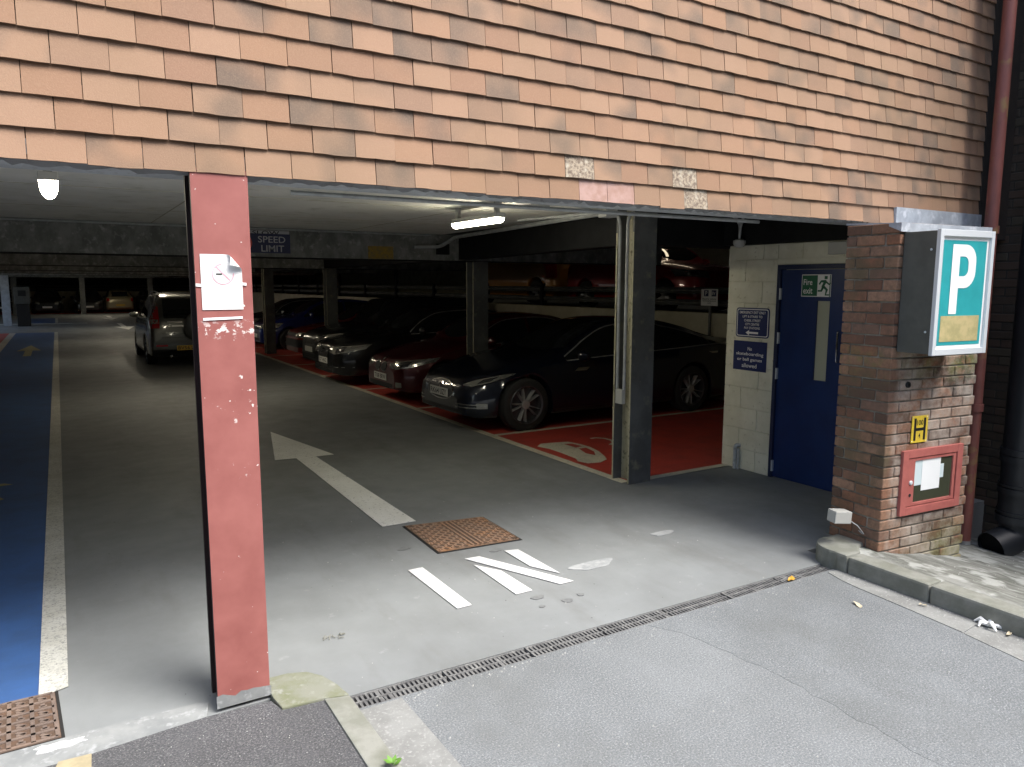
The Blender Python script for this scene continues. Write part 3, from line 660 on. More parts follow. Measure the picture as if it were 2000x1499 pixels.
def brick(parent, u0, u1, v0, v1, z, m):
    key = (round(u1-u0, 3), round(v1-v0, 3), m, random.randrange(3))
    if key not in bl:
        bl[key] = brick_mesh(u1-u0, v1-v0, .0645, len(bl)); bl[key].materials.append(MT[m])
    o = bpy.data.objects.new('brick', bl[key]); COL.objects.link(o); o.parent = parent
    o.location = ((u0+u1)/2+random.uniform(-.001, .001), (v0+v1)/2+random.uniform(-.0012, .0012), z); o.rotation_euler = (0, 0, random.uniform(-.004, .004))
SB, HB, JT = .2155, .1025, .0095
row = 0; z = -.17
while z < 2.30:
    if row % 2 == 0:
        u = 0
        while u < PW-.02: brick(pier, u, min(u+SB, PW), 0, HB, z, 'brick'); u += SB+JT
        v = HB+JT
        while v < PD-.05: brick(pier, 0, HB, v, min(v+SB, PD), z, 'brick'); v += SB+JT
    else:
        v = 0
        while v < PD-.02: brick(pier, 0, HB, v, min(v+SB, PD), z, 'brick'); v += SB+JT
        u = HB+JT
        while u < PW-.02: brick(pier, u, min(u+SB, PW), 0, HB, z, 'brick'); u += SB+JT
    z += CO; row += 1
def pl(u, v, z):  # pier-local to world
    return (PO[0]+u*math.cos(PA)-v*math.sin(PA), PO[1]+u*math.sin(PA)+v*math.cos(PA), z)
# lead flashing
lf = thing('lead_flashing', 'pale grey lead flashing between the tiles and the brick pier', 'flashing', (5.5, -.2, 2.3))
MB().box(5.43, 6.62, -.012, .02, 2.345, 2.492).build('apron_strip', 'lead', lf)
fz = MB(); A_, B_, C2, D_ = pl(-.008, -.01, 2.318), pl(PW+.02, -.01, 2.318), (5.82, -.013, 2.352), (4.84, -.013, 2.345)
fz.add([A_, B_, C2, D_]+[(q[0], q[1], q[2]-.012) for q in (A_, B_, C2, D_)], [(0, 1, 2, 3), (7, 6, 5, 4), (0, 4, 5, 1), (3, 2, 6, 7), (0, 3, 7, 4), (1, 5, 6, 2)])
fz.build('sloping_sheet', 'lead', lf)
q0, q1 = pl(-.008, -.012, 0), pl(PW+.02, -.012, 0)
MB().add([(q0[0], q0[1], 2.318), (q1[0], q1[1], 2.318), (q1[0], q1[1], 2.262), (q0[0], q0[1], 2.262)], [(0, 1, 2, 3)]).build('front_drip', 'lead', lf)
q2 = pl(-.009, .08, 0); MB().add([(q0[0], q0[1], 2.318), (q2[0], q2[1], 2.320), (q2[0], q2[1], 2.30), (q0[0], q0[1], 2.262)], [(0, 1, 2, 3)]).build('corner_drip', 'lead', lf)
# neighbouring dark brick wall, facing left
nb = thing('brick_wall', 'dark brick wall of the neighbouring building at the right edge', 'wall', (7.15, -.6, -.5))
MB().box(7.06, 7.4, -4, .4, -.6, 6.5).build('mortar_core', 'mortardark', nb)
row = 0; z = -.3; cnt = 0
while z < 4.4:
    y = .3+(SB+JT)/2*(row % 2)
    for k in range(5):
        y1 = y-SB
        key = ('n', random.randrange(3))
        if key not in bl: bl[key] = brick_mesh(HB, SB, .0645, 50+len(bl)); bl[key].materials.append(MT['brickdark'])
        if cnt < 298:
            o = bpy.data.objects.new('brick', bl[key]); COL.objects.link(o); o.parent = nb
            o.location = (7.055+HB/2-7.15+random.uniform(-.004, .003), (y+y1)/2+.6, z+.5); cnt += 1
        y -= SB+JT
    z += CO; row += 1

# unseen building across the street, added to shade the entrance from the low sky
ob = thing('shading_building', 'unseen brick building added across the street to shade the entrance', 'building', (0, -13, -.3))
MB().box(-22, 22, -16, -12.2, -.6, 8.8).build('wall', 'brickdark', ob)
for i in range(9):
    for j in range(2):
        wn = MB().box(-19+i*4.4, -17.4+i*4.4, -12.2, -12.16, 1.0+j*3.1, 2.7+j*3.1).build('window', 'carglass', ob)
        MB().box(-19.1+i*4.4, -17.3+i*4.4, -12.2, -12.08, .9+j*3.1, 1.0+j*3.1).build('sill', 'soffit', wn)
# ------------------------------------------------------------------ stair core: painted block wall and fire door
bw = thing('block_wall', 'cream painted block wall around the blue fire door', 'wall', (6.2, 1.2, 0))
MB().box(6.078, 6.30, 1.56, 2.178, -.1, 2.314).build('mortar_core', 'block', bw)
MB().box(6.078, 6.30, .26, 1.56, 2.10, 2.314).build('mortar_core', 'block', bw)
MB().box(6.078, 6.30, .26, .67, -.1, 2.10).build('mortar_core', 'block', bw)
BH = .2165
def blk(y0, y1, z0, z1):
    MB().box(6.068+random.uniform(-.0015, .0015), 6.16, y0+.0035, y1-.0035, z0+.0035, z1-.0035).build('block', 'block', bw, bevel=.003)
for i in range(11):
    z0, z1 = i*BH, min((i+1)*BH, 2.313)
    js = [1.56, 1.955, 2.178] if i % 2 else [1.56, 1.735, 2.178]
    for a, b in zip(js[:-1], js[1:]): blk(a, b, z0, z1)
    if 2.1 < z0 < 2.3:
        for a, b in ((.26, .6), (.6, 1.04), (1.04, 1.56)) if i % 2 else ((.26, .4), (.4, .84), (.84, 1.28), (1.28, 1.56)): blk(a, b, z0, z1)
MB().box(6.0685, 6.16, .26, 1.56, 2.115, 2.16).build('lintel', 'block', bw)
dr_ = thing('fire_door', 'dark blue fire door with a narrow cream glazed panel', 'door', (6.1, 1.1, 0))
MB().box(6.064, 6.15, 1.52, 1.557, 0, 2.108).build('frame', 'frame_blue', dr_)
MB().box(6.064, 6.15, .672, .70, 0, 2.108).build('frame', 'frame_blue', dr_)
MB().box(6.064, 6.15, .70, 1.52, 2.065, 2.108).build('frame', 'frame_blue', dr_)
lfm = MB(); X0, X1 = 6.085, 6.13
for y0, y1, z0, z1 in ((.705, .975, .01, 2.06), (1.11, 1.517, .01, 2.06), (.975, 1.11, .01, 1.03), (.975, 1.11, 1.77, 2.06)): lfm.box(X0, X1, y0, y1, z0, z1)
lfm.build('leaf', 'door', dr_)
MB().box(6.10, 6.11, .975, 1.11, 1.03, 1.77).build('glazed_panel', 'wire_glass', dr_)
for z in (1.83, 1.40, 1.05, .12): MB().box(6.060, 6.0845, 1.508, 1.522, z-.055, z+.055).build('hinge', 'alu', dr_)
MB().tube(bend([(6.084, .85, 1.50), (6.045, .85, 1.50), (6.045, .85, 1.22), (6.084, .85, 1.22)], .03), .009).build('pull_handle', 'chrome', dr_, smooth=True)
LX, LU = (0, -1, 0), (0, 0, 1)
fs = thing('fire_exit_sign', 'green and white running man fire exit sign on the blue door', 'sign', (6.08, 1.12, 1.9))
quad((6.084, 1.285, 1.808), LX, LU, .315, .205, .003).build('board', 'white', fs)
quad((6.0805, 1.278, 1.815), LX, LU, .165, .191, .001).build('green_field', 'green', fs)
text('lettering', 'Fire', 'white', fs, (6.079, 1.262, 1.915), LX, LU, .055, .095, .01)
text('lettering', 'exit', 'white', fs, (6.079, 1.262, 1.835), LX, LU, .055, .10, .01)
man = [[(.245, .150), (.275, .150), (.275, .178), (.245, .178)],
       [(.215, .140), (.262, .142), (.268, .125), (.245, .085), (.215, .08), (.235, .118), (.215, .122), (.198, .098), (.185, .105), (.205, .135)],
       [(.262, .135), (.295, .110), (.312, .118), (.312, .105), (.295, .095), (.258, .118)],
       [(.245, .09), (.285, .055), (.268, .012), (.298, .012), (.298, .0), (.255, .0), (.262, .05), (.215, .085)],
       [(.225, .09), (.21, .05), (.178, .05), (.178, .035), (.222, .035), (.245, .075)]]
for m_ in man: shape([(a, b+.012) for a, b in m_], (6.0805, 1.285, 1.808), LX, LU, .0015).build('running_man', 'green', fs)
for pts_ in ([(.30, .0), (.308, 0), (.308, .2), (.30, .2)],): shape(pts_, (6.0805, 1.285, 1.808), LX, LU, .0015).build('door_outline', 'green', fs)
# wall signs
s1 = thing('direction_sign', 'blue rounded sign with white border and left arrow on the block wall', 'sign', (6.06, 1.83, 1.4))
def rrect(w_, h, r, n=5):
    out = []
    for cx, cy, a0 in ((w_-r, h-r, 0), (r, h-r, 90), (r, r, 180), (w_-r, r, 270)):
        out += [(cx+r*math.cos(R(a0+90*k/n)), cy+r*math.sin(R(a0+90*k/n))) for k in range(n+1)]
    return out
SO = (6.066, 2.045, 1.385)
def at_(o, a, b, t): return (o[0]-t, o[1]-a, o[2]+b)
shape(rrect(.42, .30, .03), SO, LX, LU, .005).build('board', 'navy', s1)
shape(rrect(.396, .276, .022), at_(SO, .012, .012, .005), LX, LU, .0008).build('border', 'white', s1)
shape(rrect(.380, .260, .018), at_(SO, .020, .020, .0058), LX, LU, .0008).build('panel', 'navy', s1)
for s, zz, ww, hh in (('EMERGENCY EXIT ONLY', .240, .33, .026), ('LIFT & STAIRS TO', .200, .25, .024), ('CHESIL STREET', .160, .21, .024), ('CITY CENTRE', .122, .18, .024), ('PAY STATIONS', .084, .20, .024)):
    text('lettering', s, 'white', s1, at_(SO, .21-ww/2, zz, .0066), LX, LU, hh, ww, .008)
shape([(0, .0), (.045, .026), (.045, .01), (.16, .01), (.16, -.01), (.045, -.01), (.045, -.026)], at_(SO, .13, .048, .0066), LX, LU, .001).build('arrow', 'white', s1)
s2 = thing('notice_sign', 'navy sign forbidding skateboarding and ball games below the direction sign', 'sign', (6.06, 1.84, 1.06))
SO = (6.066, 2.065, 1.045)
quad(SO, LX, LU, .425, .30, .004).build('board', 'navy', s2)
for s, zz, ww in (('No', .205, .055), ('skateboarding', .145, .35), ('or ball games', .088, .32), ('allowed', .030, .19)):
    text('lettering', s, 'white', s2, at_(SO, .2125-ww/2, zz, .0042), LX, LU, .042 if s != 'No' else .036, ww, .012)
MB().box(6.03, 6.075, .76, .99, 2.19, 2.30).build('exit_light', 'offwhite', label='grey emergency light box above the fire door', cat='light box', bevel=.008)
# bent vent pipe at wall foot
vp = MB(); vp.tube(bend([(6.035, 1.965, .0), (6.035, 1.965, .25), (6.075, 1.93, .25)], .04), .02, 10); vp.tube([(6.04, 1.925, 0), (6.04, 1.925, .22)], .012, 8)
vp.build('vent_pipe', 'soffit', smooth=True, label='short painted pipe stub at the foot of the block wall', cat='pipe')

# ------------------------------------------------------------------ things on the pier
LU = (0, 0, 1); UX = (math.cos(PA), math.sin(PA), 0)
ps = thing('parking_sign', 'teal and white letter P sign on a dark box fixed to the pier', 'sign', pl(.3, -.13, 1.475), PA)
def lb(b, name, m, bev=0, par=None):  # pier-local box coordinates
    mb = MB(); mb.box(*b); mb.v = [pl(*q) for q in mb.v]; return mb.build(name, m, par, bevel=bev)
lb((.035, .565, -.235, -.004, 1.478, 2.258), 'box', 'boxgrey', .006, ps)
fr = MB()
for a in ((.028, .062, 1.472, 2.264), (.538, .572, 1.472, 2.264), (.062, .538, 1.472, 1.512), (.062, .538, 2.222, 2.264)): fr.box(a[0], a[1], -.262, -.2355, a[2], a[3])
fr.v = [pl(*q) for q in fr.v]; fr.build('frame', 'alu', ps, bevel=.003)
lb((.062, .538, -.246, -.236, 1.512, 2.222), 'backing', 'white', 0, ps)
PS = lambda a, b, t: pl(.028+a, -.246-t, 1.472+b)
quad(PS(.056, .062, 0), UX, LU, .43, .665, .002).build('teal_face', 'teal', ps)
quad(PS(.075, .085, .002), UX, LU, .385, .165, .002).build('tan_panel', 'tan', ps)
outer = [(.0, .0), (.075, .0), (.075, .165)]+[(.135+.105*math.cos(a), .27+.105*math.sin(a)) for a in np.linspace(R(-90), R(0), 7)]+[(.24, .335)]+[(.135+.105*math.cos(a), .335+.105*math.sin(a)) for a in np.linspace(R(0), R(90), 7)]+[(0, .44)]
inner = [(.075, .24)]+[(.125+.04*math.cos(a), .28+.04*math.sin(a)) for a in np.linspace(R(-90), R(0), 5)]+[(.125+.04*math.cos(a), .325+.04*math.sin(a)) for a in np.linspace(R(0), R(90), 5)]+[(.075, .365)]
po = MB()
def strip(pa, pb):
    o = Vector(PS(.145, .262, .004)); r_ = Vector(UX); vs_ = [o+r_*a+Vector((0, 0, b)) for a, b in pa+pb]; n = len(pa)
    po.add(vs_, [(i, i+1, n+i+1, n+i) for i in range(n-1)])
strip([(0, 0), (0, .44)], [(.075, 0), (.075, .44)])
k = 14
oo = [(.075, .165), (.135, .165)]+[(.135+.105*math.cos(a), .27+.105*math.sin(a)) for a in np.linspace(R(-75), R(0), 6)]+[(.135+.105*math.cos(a), .335+.105*math.sin(a)) for a in np.linspace(R(0), R(90), 7)]+[(.075, .44)]
ii = [(.075, .24), (.12, .24)]+[(.12+.045*math.cos(a), .285+.045*math.sin(a)) for a in np.linspace(R(-75), R(0), 6)]+[(.12+.045*math.cos(a), .32+.045*math.sin(a)) for a in np.linspace(R(0), R(90), 7)]+[(.075, .365)]
strip(oo, ii); po.build('letter_p', 'white', ps)
for z in (2.14, 1.62): MB().lathe([(.008, 0), (.006, .004), (0, .005)], 8, pl(.034, -.20, z), (-1, 0, 0)).build('screw', 'alu', ps)
# dry riser inlet cabinet
cb_ = thing('inlet_cabinet', 'red framed glazed inlet cabinet with papers taped inside, low on the pier', 'cabinet', pl(.48, -.02, .33), PA)
fr = MB()
for a in ((.165, .225, .33, .79), (.745, .805, .33, .79), (.225, .745, .33, .385), (.225, .745, .735, .79)): fr.box(a[0], a[1], -.022, .004, a[2], a[3])
fr.v = [pl(*q) for q in fr.v]; fr.build('frame', 'cabinet', cb_, bevel=.003)
fr = MB()
for a in ((.232, .30, .391, .729), (.708, .738, .391, .729), (.30, .708, .391, .412), (.30, .708, .71, .729)): fr.box(a[0], a[1], -.016, .004, a[2], a[3])
fr.v = [pl(*q) for q in fr.v]; dd = fr.build('door', 'cabinet', cb_, bevel=.002)
lb((.30, .708, -.006, -.002, .41, .712), 'pane', 'pane', 0, cb_)
quad(pl(.31, -.0065, .53), UX, LU, .11, .185, .001).build('paper', 'bluepaper', cb_)
quad(pl(.50, -.0065, .56), UX, LU, .12, .10, .001).build('paper', 'bluepaper', cb_)
quad(pl(.385, -.008, .487), UX, LU, .195, .222, .001).build('paper', 'paper', cb_)
MB().lathe([(.016, 0), (.016, .006), (.010, .010), (0, .010)], 12, pl(.262, -.016, .56), (math.sin(PA), -math.cos(PA), 0)).build('lock', 'alu', dd)
MB().lathe([(.012, 0), (.012, .002), (0, .002)], 12, pl(.262, -.016, .47), (math.sin(PA), -math.cos(PA), 0)).build('key_hole', 'black', dd)
# hydrant plate
hs = thing('hydrant_sign', 'yellow H hydrant plate with 100 over 4 above the red cabinet', 'sign', pl(.33, -.01, .84), PA)
HO = lambda a, b, t: pl(.245+a, -.004-t, .838+b)
quad(HO(0, 0, 0), UX, LU, .165, .188, .004).build('plate', 'yellow', hs)
for a in ((.022, .016, .022, .155), (.121, .016, .022, .155), (.044, .083, .077, .020)): quad(HO(a[0], a[1], .004), UX, LU, a[2], a[3], .001).build('letter_h', 'plateblack', hs)
text('lettering', '100', 'plateblack', hs, HO(.050, .122, .004), UX, LU, .036, .064, .012)
text('lettering', '4', 'plateblack', hs, HO(.072, .032, .004), UX, LU, .034, .02, .012)
for a, b in ((.010, .01), (.155, .01), (.010, .178), (.155, .178)): MB().lathe([(.004, 0), (0, .003)], 8, HO(a, b, .004), (math.sin(PA), -math.cos(PA), 0)).build('screw', 'alu', hs)
MB().lathe([(.022, 0), (.020, .012), (.012, .012), (.010, .001), (0, .001)], 12, pl(.18, .001, 1.248), (math.sin(PA), -math.cos(PA), 0)).build('pipe_stub', 'black', label='small dark pipe stub poking from the pier below the P sign', cat='pipe stub')
# small white box low at the pier corner, on a bracket with a loose cable
wb = thing('sensor_box', 'small white box on a bracket low at the pier corner', 'sensor', (4.60, -.27, .125))
bx = MB(); bx.box(-.075, .055, -.045, .045, .0, .085); rm = Matrix.Rotation(R(-18), 4, 'Z') @ Matrix.Rotation(R(5), 4, 'Y')
bx.v = [tuple(rm @ Vector(q)+Vector((4.60, -.27, .285))) for q in bx.v]; bx.build('housing', 'offwhite', wb, bevel=.006)
MB().tube([(4.63, -.25, .30), (4.70, -.22, .30), (4.785, -.20, .31)], .010).build('bracket', 'boxgrey', wb)
MB().tube([(4.66, -.29, .30), (4.70, -.34, .26), (4.745, -.36, .20), (4.77, -.33, .19), (4.79, -.28, .205)], .004, 6).build('cable', 'conduit', wb, smooth=True)
# pipes at the right
rp = thing('downpipe', 'red painted downpipe with green stains beside the brick pier', 'downpipe', (6.40, -.2, -.25))
MB().tube([(6.40, -.2, -.25), (6.40, -.2, 6.2)], .047, 16).build('pipe', 'redpaint', rp, smooth=True)
MB().tube([(6.40, -.2, -.26), (6.40, -.2, -.19)], .049, 16).build('foot', 'strip', rp, smooth=True)
for z in (.9, 2.32, 4.1): MB().tube([(6.40, -.2, z), (6.40, -.2, z+.06)], .058, 16).build('collar', 'redpaint', rp, smooth=True)
bp = thing('drainpipe', 'fat black plastic drainpipe with ribbed collars and open shoe', 'downpipe', (6.66, -.47, -.3))
MB().tube([(6.66, -.47, .05), (6.66, -.47, 5.5)], .148, 24).build('pipe', 'blackplastic', bp, smooth=True)
for z, h, r in ((.56, .05, .165), (.50, .055, .16), (.30, .02, .158), (.24, .05, .162), (.08, .015, .158), (.0, .06, .16)): MB().tube([(6.66, -.47, z), (6.66, -.47, z+h)], r, 24).build('collar', 'blackplastic', bp, smooth=True)
MB().tube(bend([(6.66, -.47, .05), (6.66, -.47, -.13), (6.42, -.40, -.20)], .2, 8), .125, 20, caps=False).build('shoe', 'blackplastic', bp, smooth=True)
MB().lathe([(.12, 0), (0, .0)], 20, (6.46, -.41, -.19), (-1, .2, -.2)).build('mouth', 'black', bp)

# ------------------------------------------------------------------ lamps, conduits
def batten(label, x, y0, y1, z, m, group, dep=.045):
    o = thing('fluorescent_lamp', label, 'lamp', (x, (y0+y1)/2, z), group=group)
    MB().box(x-.047, x+.047, y0, y1, z+.045, z+.09).build('housing', 'lampbody', o, bevel=.008)
    d = MB(); n = 10
    for s, yy in ((0, y0+.02), (1, y1-.02)): d.v += [(x+.044*math.cos(a), yy, z+.045+dep*math.sin(a)) for a in np.linspace(math.pi, 2*math.pi, n)]
    d.f = [(i, i+1, n+i+1, n+i) for i in range(n-1)]+[tuple(range(n)), tuple(range(2*n-1, n-1, -1))]
    d.build('diffuser', m, o)
    for yy in (y0+.08, y1-.08): MB().box(x-.02, x+.02, yy-.02, yy+.02, z+.09, 2.661 if z < 2.6 else 3.9).build('bracket', 'lampbody', o)
    return o
batten('lit fluorescent batten above the right of the aisle near the entrance', 3.50, 2.50, 3.42, 2.465, 'tube', 'fluorescent battens')
batten('lit lamp under the ceiling at the upper left, seen end on', .06, 1.26, 1.52, 2.40, 'tube', 'fluorescent battens', .075)
for i, y in enumerate((9.5, 17.0, 24.0, 31.5, 47.0)):
    batten('lit ceiling batten behind the %s concrete beam' % ('first', 'second', 'third', 'fourth', 'sixth')[i], 2.3, y, y+1.2, 2.44, 'tubefar', 'battens behind the beams')
for i, (y, lab) in enumerate(((8.6, 'above the red car'), (16.5, 'above the orange van'))):
    batten('unseen batten added to brighten the upper deck '+lab, 12.0, y, y+1.2, 3.68, 'tube_added', 'added upper deck battens')  # out-of-view lamps added to brighten the upper deck cars
def cond(name, pts, label, r=.012, m='conduit', par=None, bends=.08):
    o = MB().tube(bend(pts, bends), r, 8).build(name, m, par, smooth=True)
    if par is None: tag(o, label, 'conduit', None)
    return o
cond('conduit', [(1.1, .52, 2.375), (2.8, .50, 2.375), (4.5, .47, 2.375)], 'thin grey conduit running under the edge of the tile-hung wall')
cond('conduit', [(-11, 6.95, 2.640), (4.9, 6.95, 2.640)], 'long pale conduit along the top of the first concrete beam', .014)
cond('conduit', [(4.6, 6.9, 2.46), (5.0, 6.85, 2.47), (5.12, 6.6, 2.60), (4.70, 3.2, 2.60), (4.63, 2.5, 2.60)], 'pale conduit along the edge of the lit ceiling', .026)
cd = thing('conduit_pair', 'two white conduits bending down the steel column to a switch box', 'conduit', (4.62, 2.1, .9))
cond('pipe', [(4.42, 3.7, 2.61), (4.628, 2.21, 2.60), (4.628, 2.205, .92)], None, .015, 'conduit', cd, .16)
cond('pipe', [(5.85, 1.96, 2.61), (4.9, 2.0, 2.61), (4.628, 2.10, 2.60), (4.628, 2.105, .92)], None, .015, 'conduit', cd, .16)
MB().box(4.600, 4.645, 2.10, 2.20, .78, .92).build('switch_box', 'offwhite', cd, bevel=.006)
jb = thing('junction_box', 'small grey junction boxes and cable near the fluorescent batten', 'junction box', (3.7, 1.9, 2.58))
MB().box(3.60, 3.72, 2.05, 2.17, 2.57, 2.655).build('box', 'lampbody', jb, bevel=.006)
MB().box(4.18, 4.30, 1.85, 1.97, 2.50, 2.57).build('box', 'lampbody', jb, bevel=.006)
MB().tube(bend([(3.5, 2.6, 2.60), (3.68, 2.1, 2.60), (3.95, 1.95, 2.59), (4.2, 1.92, 2.53)], .15), .009, 6).build('cable', 'lampbody', jb, smooth=True)
MB().tube([(4.24, 1.9, 2.57), (4.3, 1.9, 2.66)], .006, 6).build('hanger', 'lampbody', jb)
cc = thing('camera_dome', 'grey dome camera with looped cable above the block wall corner', 'camera', (5.93, 1.93, 2.30))
MB().lathe([(0, -.05), (.045, -.04), (.062, 0), (.062, .025), (.03, .04)], 14, (5.93, 1.93, 2.33), (0, 0, 1)).build('dome', 'lampbody', cc, smooth=True)
cond('cable', [(5.2, 1.98, 2.60), (5.85, 1.95, 2.60), (5.93, 1.93, 2.52), (5.93, 1.93, 2.35)], None, .014, 'conduit', cc)
cond('cable', [(5.6, 1.9, 2.61), (5.93, 1.88, 2.61), (5.90, 1.90, 2.48), (5.93, 1.93, 2.36)], None, .014, 'conduit', cc)
hg = thing('hanger_bracket', 'dark hanging bracket with a foot plate left of the steel column top', 'bracket', (5.2, 2.9, 2.3))
MB().box(5.17, 5.21, 2.88, 2.92, 2.42, 2.662).build('rod', 'colsteel', hg); MB().box(5.08, 5.28, 2.87, 2.93, 2.405, 2.42).build('foot_plate', 'conduit', hg)

# ------------------------------------------------------------------ signs on the first beam and inside
sp = thing('speed_sign', 'navy SPEED LIMIT sign fixed on the concrete beam', 'sign', (2.4, 6.97, 2.32))
quad((1.72, 6.998, 2.325), (1, 0, 0), LU, 1.09, .255, .012).build('board', 'navydim', sp)
text('lettering', 'SPEED', 'greysign', sp, (2.385, 6.985, 2.462), (1, 0, 0), LU, .085, .36, .006)
text('lettering', 'LIMIT', 'greysign', sp, (2.425, 6.985, 2.343), (1, 0, 0), LU, .085, .30, .006)
ring(.47, .128, .095, .118, (1.72, 6.984, 2.325), (1, 0, 0), LU).build('red_ring', 'redprint', sp)
ring(.47, .128, .0, .095, (1.72, 6.984, 2.325), (1, 0, 0), LU).build('disc', 'greysign', sp)
text('lettering', '5', 'plateblack', sp, (2.155, 6.9815, 2.40), (1, 0, 0), LU, .10, None, .015)
ds = thing('slow_sign', 'old DEAD SLOW lettering half covered by the speed sign', 'sign', (2.4, 6.99, 2.57))
quad((1.9, 6.998, 2.575), (1, 0, 0), LU, .90, .045, .004).build('board', 'greysign', ds)
text('lettering', 'DEAD SLOW', 'plateblack', ds, (1.95, 6.9935, 2.565), (1, 0, 0), LU, .052, .72, .010)
MB().prism([(3.92, 6.9985), (4.31, 6.9985), (4.30, 6.993), (3.93, 6.993)], 2.278, 2.46).build('yellow_patch', 'yellowdim', label='faded yellow painted patch on the concrete beam', cat='painted patch')
MB().box(5.0, 5.2, 6.94, 6.998, 2.36, 2.52).build('beam_plate', 'darksteel', label='dark steel plate at the end of the first concrete beam', cat='plate', bevel=.005)
es = thing('charging_sign', 'white electric vehicle charging sign on a post by the deck wall', 'sign', (9.30, 5.55, 0))
quad((9.30, 5.735, 1.57), (0, -1, 0), LU, .37, .275, .004).build('board', 'white', es)
for yy in (5.67, 5.50): quad((9.296, yy, 1.725), (0, -1, 0), LU, .10, .10, .001).build('pictogram', 'navy', es)
text('lettering', 'P', 'white', es, (9.2945, 5.64, 1.738), (0, -1, 0), LU, .075, .045, .02)
text('lettering', 'EV', 'white', es, (9.2945, 5.49, 1.75), (0, -1, 0), LU, .05, .075, .02)
for s, zz, ww in (('Electric vehicle', .09, .30), ('recharging point', .055, .30), ('only', .02, .08)):
    text('lettering', s, 'plateblack', es, (9.2955, 5.55+ww/2, 1.578+zz), (0, -1, 0), LU, .028, ww, .012)
MB().box(9.31, 9.34, 5.53, 5.57, 0, 1.86).build('post', 'colsteel', es)
# ------------------------------------------------------------------ curling no-smoking sticker on the red column
sk = thing('no_smoking_sticker', 'faded white no smoking sticker with a curled corner on the red column', 'sticker', (.66, .007, 1.81))
SX, SZ, SW, SH = .578, 1.808, .165, .232
N1, N2 = 22, 28; fa = Vector((.098, .232)); fb = Vector((.165, .152)); fd = (fb-fa).normalized(); fn = Vector((-fd.y, fd.x))
if fn.dot(Vector((.165, .232))-fa) < 0: fn = -fn
vs_ = []; keep = {}
def curl(a, b):
    p = Vector((a, b)); d = (p-fa).dot(fn)
    if d <= 0: return (SX+a, .0025, SZ+b)
    r_ = .011; th = min(d/r_, math.pi); ext = max(0, d-math.pi*r_)
    q = p-fn*d+fn*(r_*math.sin(th))-fn*ext
    return (SX+q.x, .0025-r_*(1-math.cos(th))-.0015, SZ+q.y)
for j in range(N2+1):
    for i in range(N1+1): vs_.append(curl(SW*i/N1, SH*j/N2))
MB().add(vs_, [(j*(N1+1)+i, j*(N1+1)+i+1, (j+1)*(N1+1)+i+1, (j+1)*(N1+1)+i) for j in range(N2) for i in range(N1)]).build('sheet', 'white', sk, smooth=True)
ST0 = (SX, .002, SZ)
arcp = [k*2*math.pi/36 for k in range(4, 32)]
rg = MB()
for a0, a1 in zip([R(x) for x in range(75, 380, 10)], [R(x) for x in range(85, 390, 10)]):
    if math.cos(a0)*.7+math.sin(a0)*.75 > .72: continue
    pts_ = [(.088+r_*math.cos(a), .150+r_*math.sin(a)) for r_, a in ((.040, a0), (.0445, a0), (.0445, a1), (.040, a1))]
    rg.add([(SX+a, .0012, SZ+b) for a, b in pts_], [(0, 1, 2, 3)])
rg.build('ring', 'pinkprint', sk)
shape([(.06, .146), (.084, .146), (.084, .153), (.06, .153)], ST0, (1, 0, 0), LU, .0008).build('cigarette', 'boxgrey', sk)
shape([(.060, .178), (.064, .183), (.117, .126), (.113, .121)], ST0, (1, 0, 0), LU, .0006).build('slash', 'pinkprint', sk)
for a, b, c in ((-.022, .098, .03), (.160, .103, .022)):
    shape([(a, b), (a+c, b-.002), (a+c, b+.010), (a, b+.012)], ST0, (1, 0, 0), LU, .0006).build('tape', 'white', sk)
shape([(0, -.045), (.16, -.040), (.16, -.030), (0, -.034)], ST0, (1, 0, 0), LU, .0006).build('tape', 'paper', sk)

# ------------------------------------------------------------------ fallen leaves and litter
def leaf(label, x, y, z, s, rot, m, seed):
    r = random.Random(seed); pts_ = []
    for k in range(14):
        a = k*2*math.pi/14; rad = s*(.55+.45*abs(math.cos(a)))*(1+r.uniform(-.18, .18)) ; pts_.append((rad*math.cos(a), rad*.6*math.sin(a)))
    mb = MB(); c, sn = math.cos(rot), math.sin(rot)
    vs2 = [(0, 0, .010)]+[(a*c-b_*sn, a*sn+b_*c, .004+r.uniform(0, .012)) for a, b_ in pts_]
    mb.add([(x+a, y+b_, z+h) for a, b_, h in vs2], [(0, 1+k, 1+(k+1) % 14) for k in range(14)])
    mb.build('fallen_leaf', m, label=label, cat='leaf')
leaf('yellow fallen leaf lying on the right end of the drain', 4.05, -.32, .0, .045, .4, 'leaf', 1)
leaf('pale fallen leaf on the road below the drain end', 4.06, -.79, .0, .035, 1.2, 'leafpale', 2)
leaf('pale leaf fragment on the channel slab by the tall kerb', 4.38, -1.0, .006, .022, 2.0, 'leafpale', 3)
leaf('tiny pale chip at the far right end of the channel slab', 4.42, -1.46, .006, .028, .2, 'leafpale', 4)
lt = MB(); rl = random.Random(9)
for a in np.linspace(0, 2*math.pi, 6)[:-1]:
    lt.tube([(4.43, -1.345, .018), (4.43+.035*math.cos(a), -1.345+.05*math.sin(a), .03+rl.uniform(-.005, .02)), (4.43+.055*math.cos(a+.3), -1.345+.075*math.sin(a+.3), .010)], [.012, .012, .005], 6)
lt.build('paper_litter', 'white', smooth=True, label='crumpled white litter against the tall kerb at the right edge', cat='litter')
tw = MB()
for i in range(16):
    x, y = 1.24+rl.gauss(0, .035), .43+rl.gauss(0, .022); a = rl.uniform(0, 6.28); l2 = rl.uniform(.008, .03)
    tw.tube([(x, y, .006), (x+l2*math.cos(a), y+l2*math.sin(a), .012)], .0028, 5)
tw.build('twig_debris', 'debris', label='small clump of twigs and leaf bits on the floor right of the red column', cat='debris')
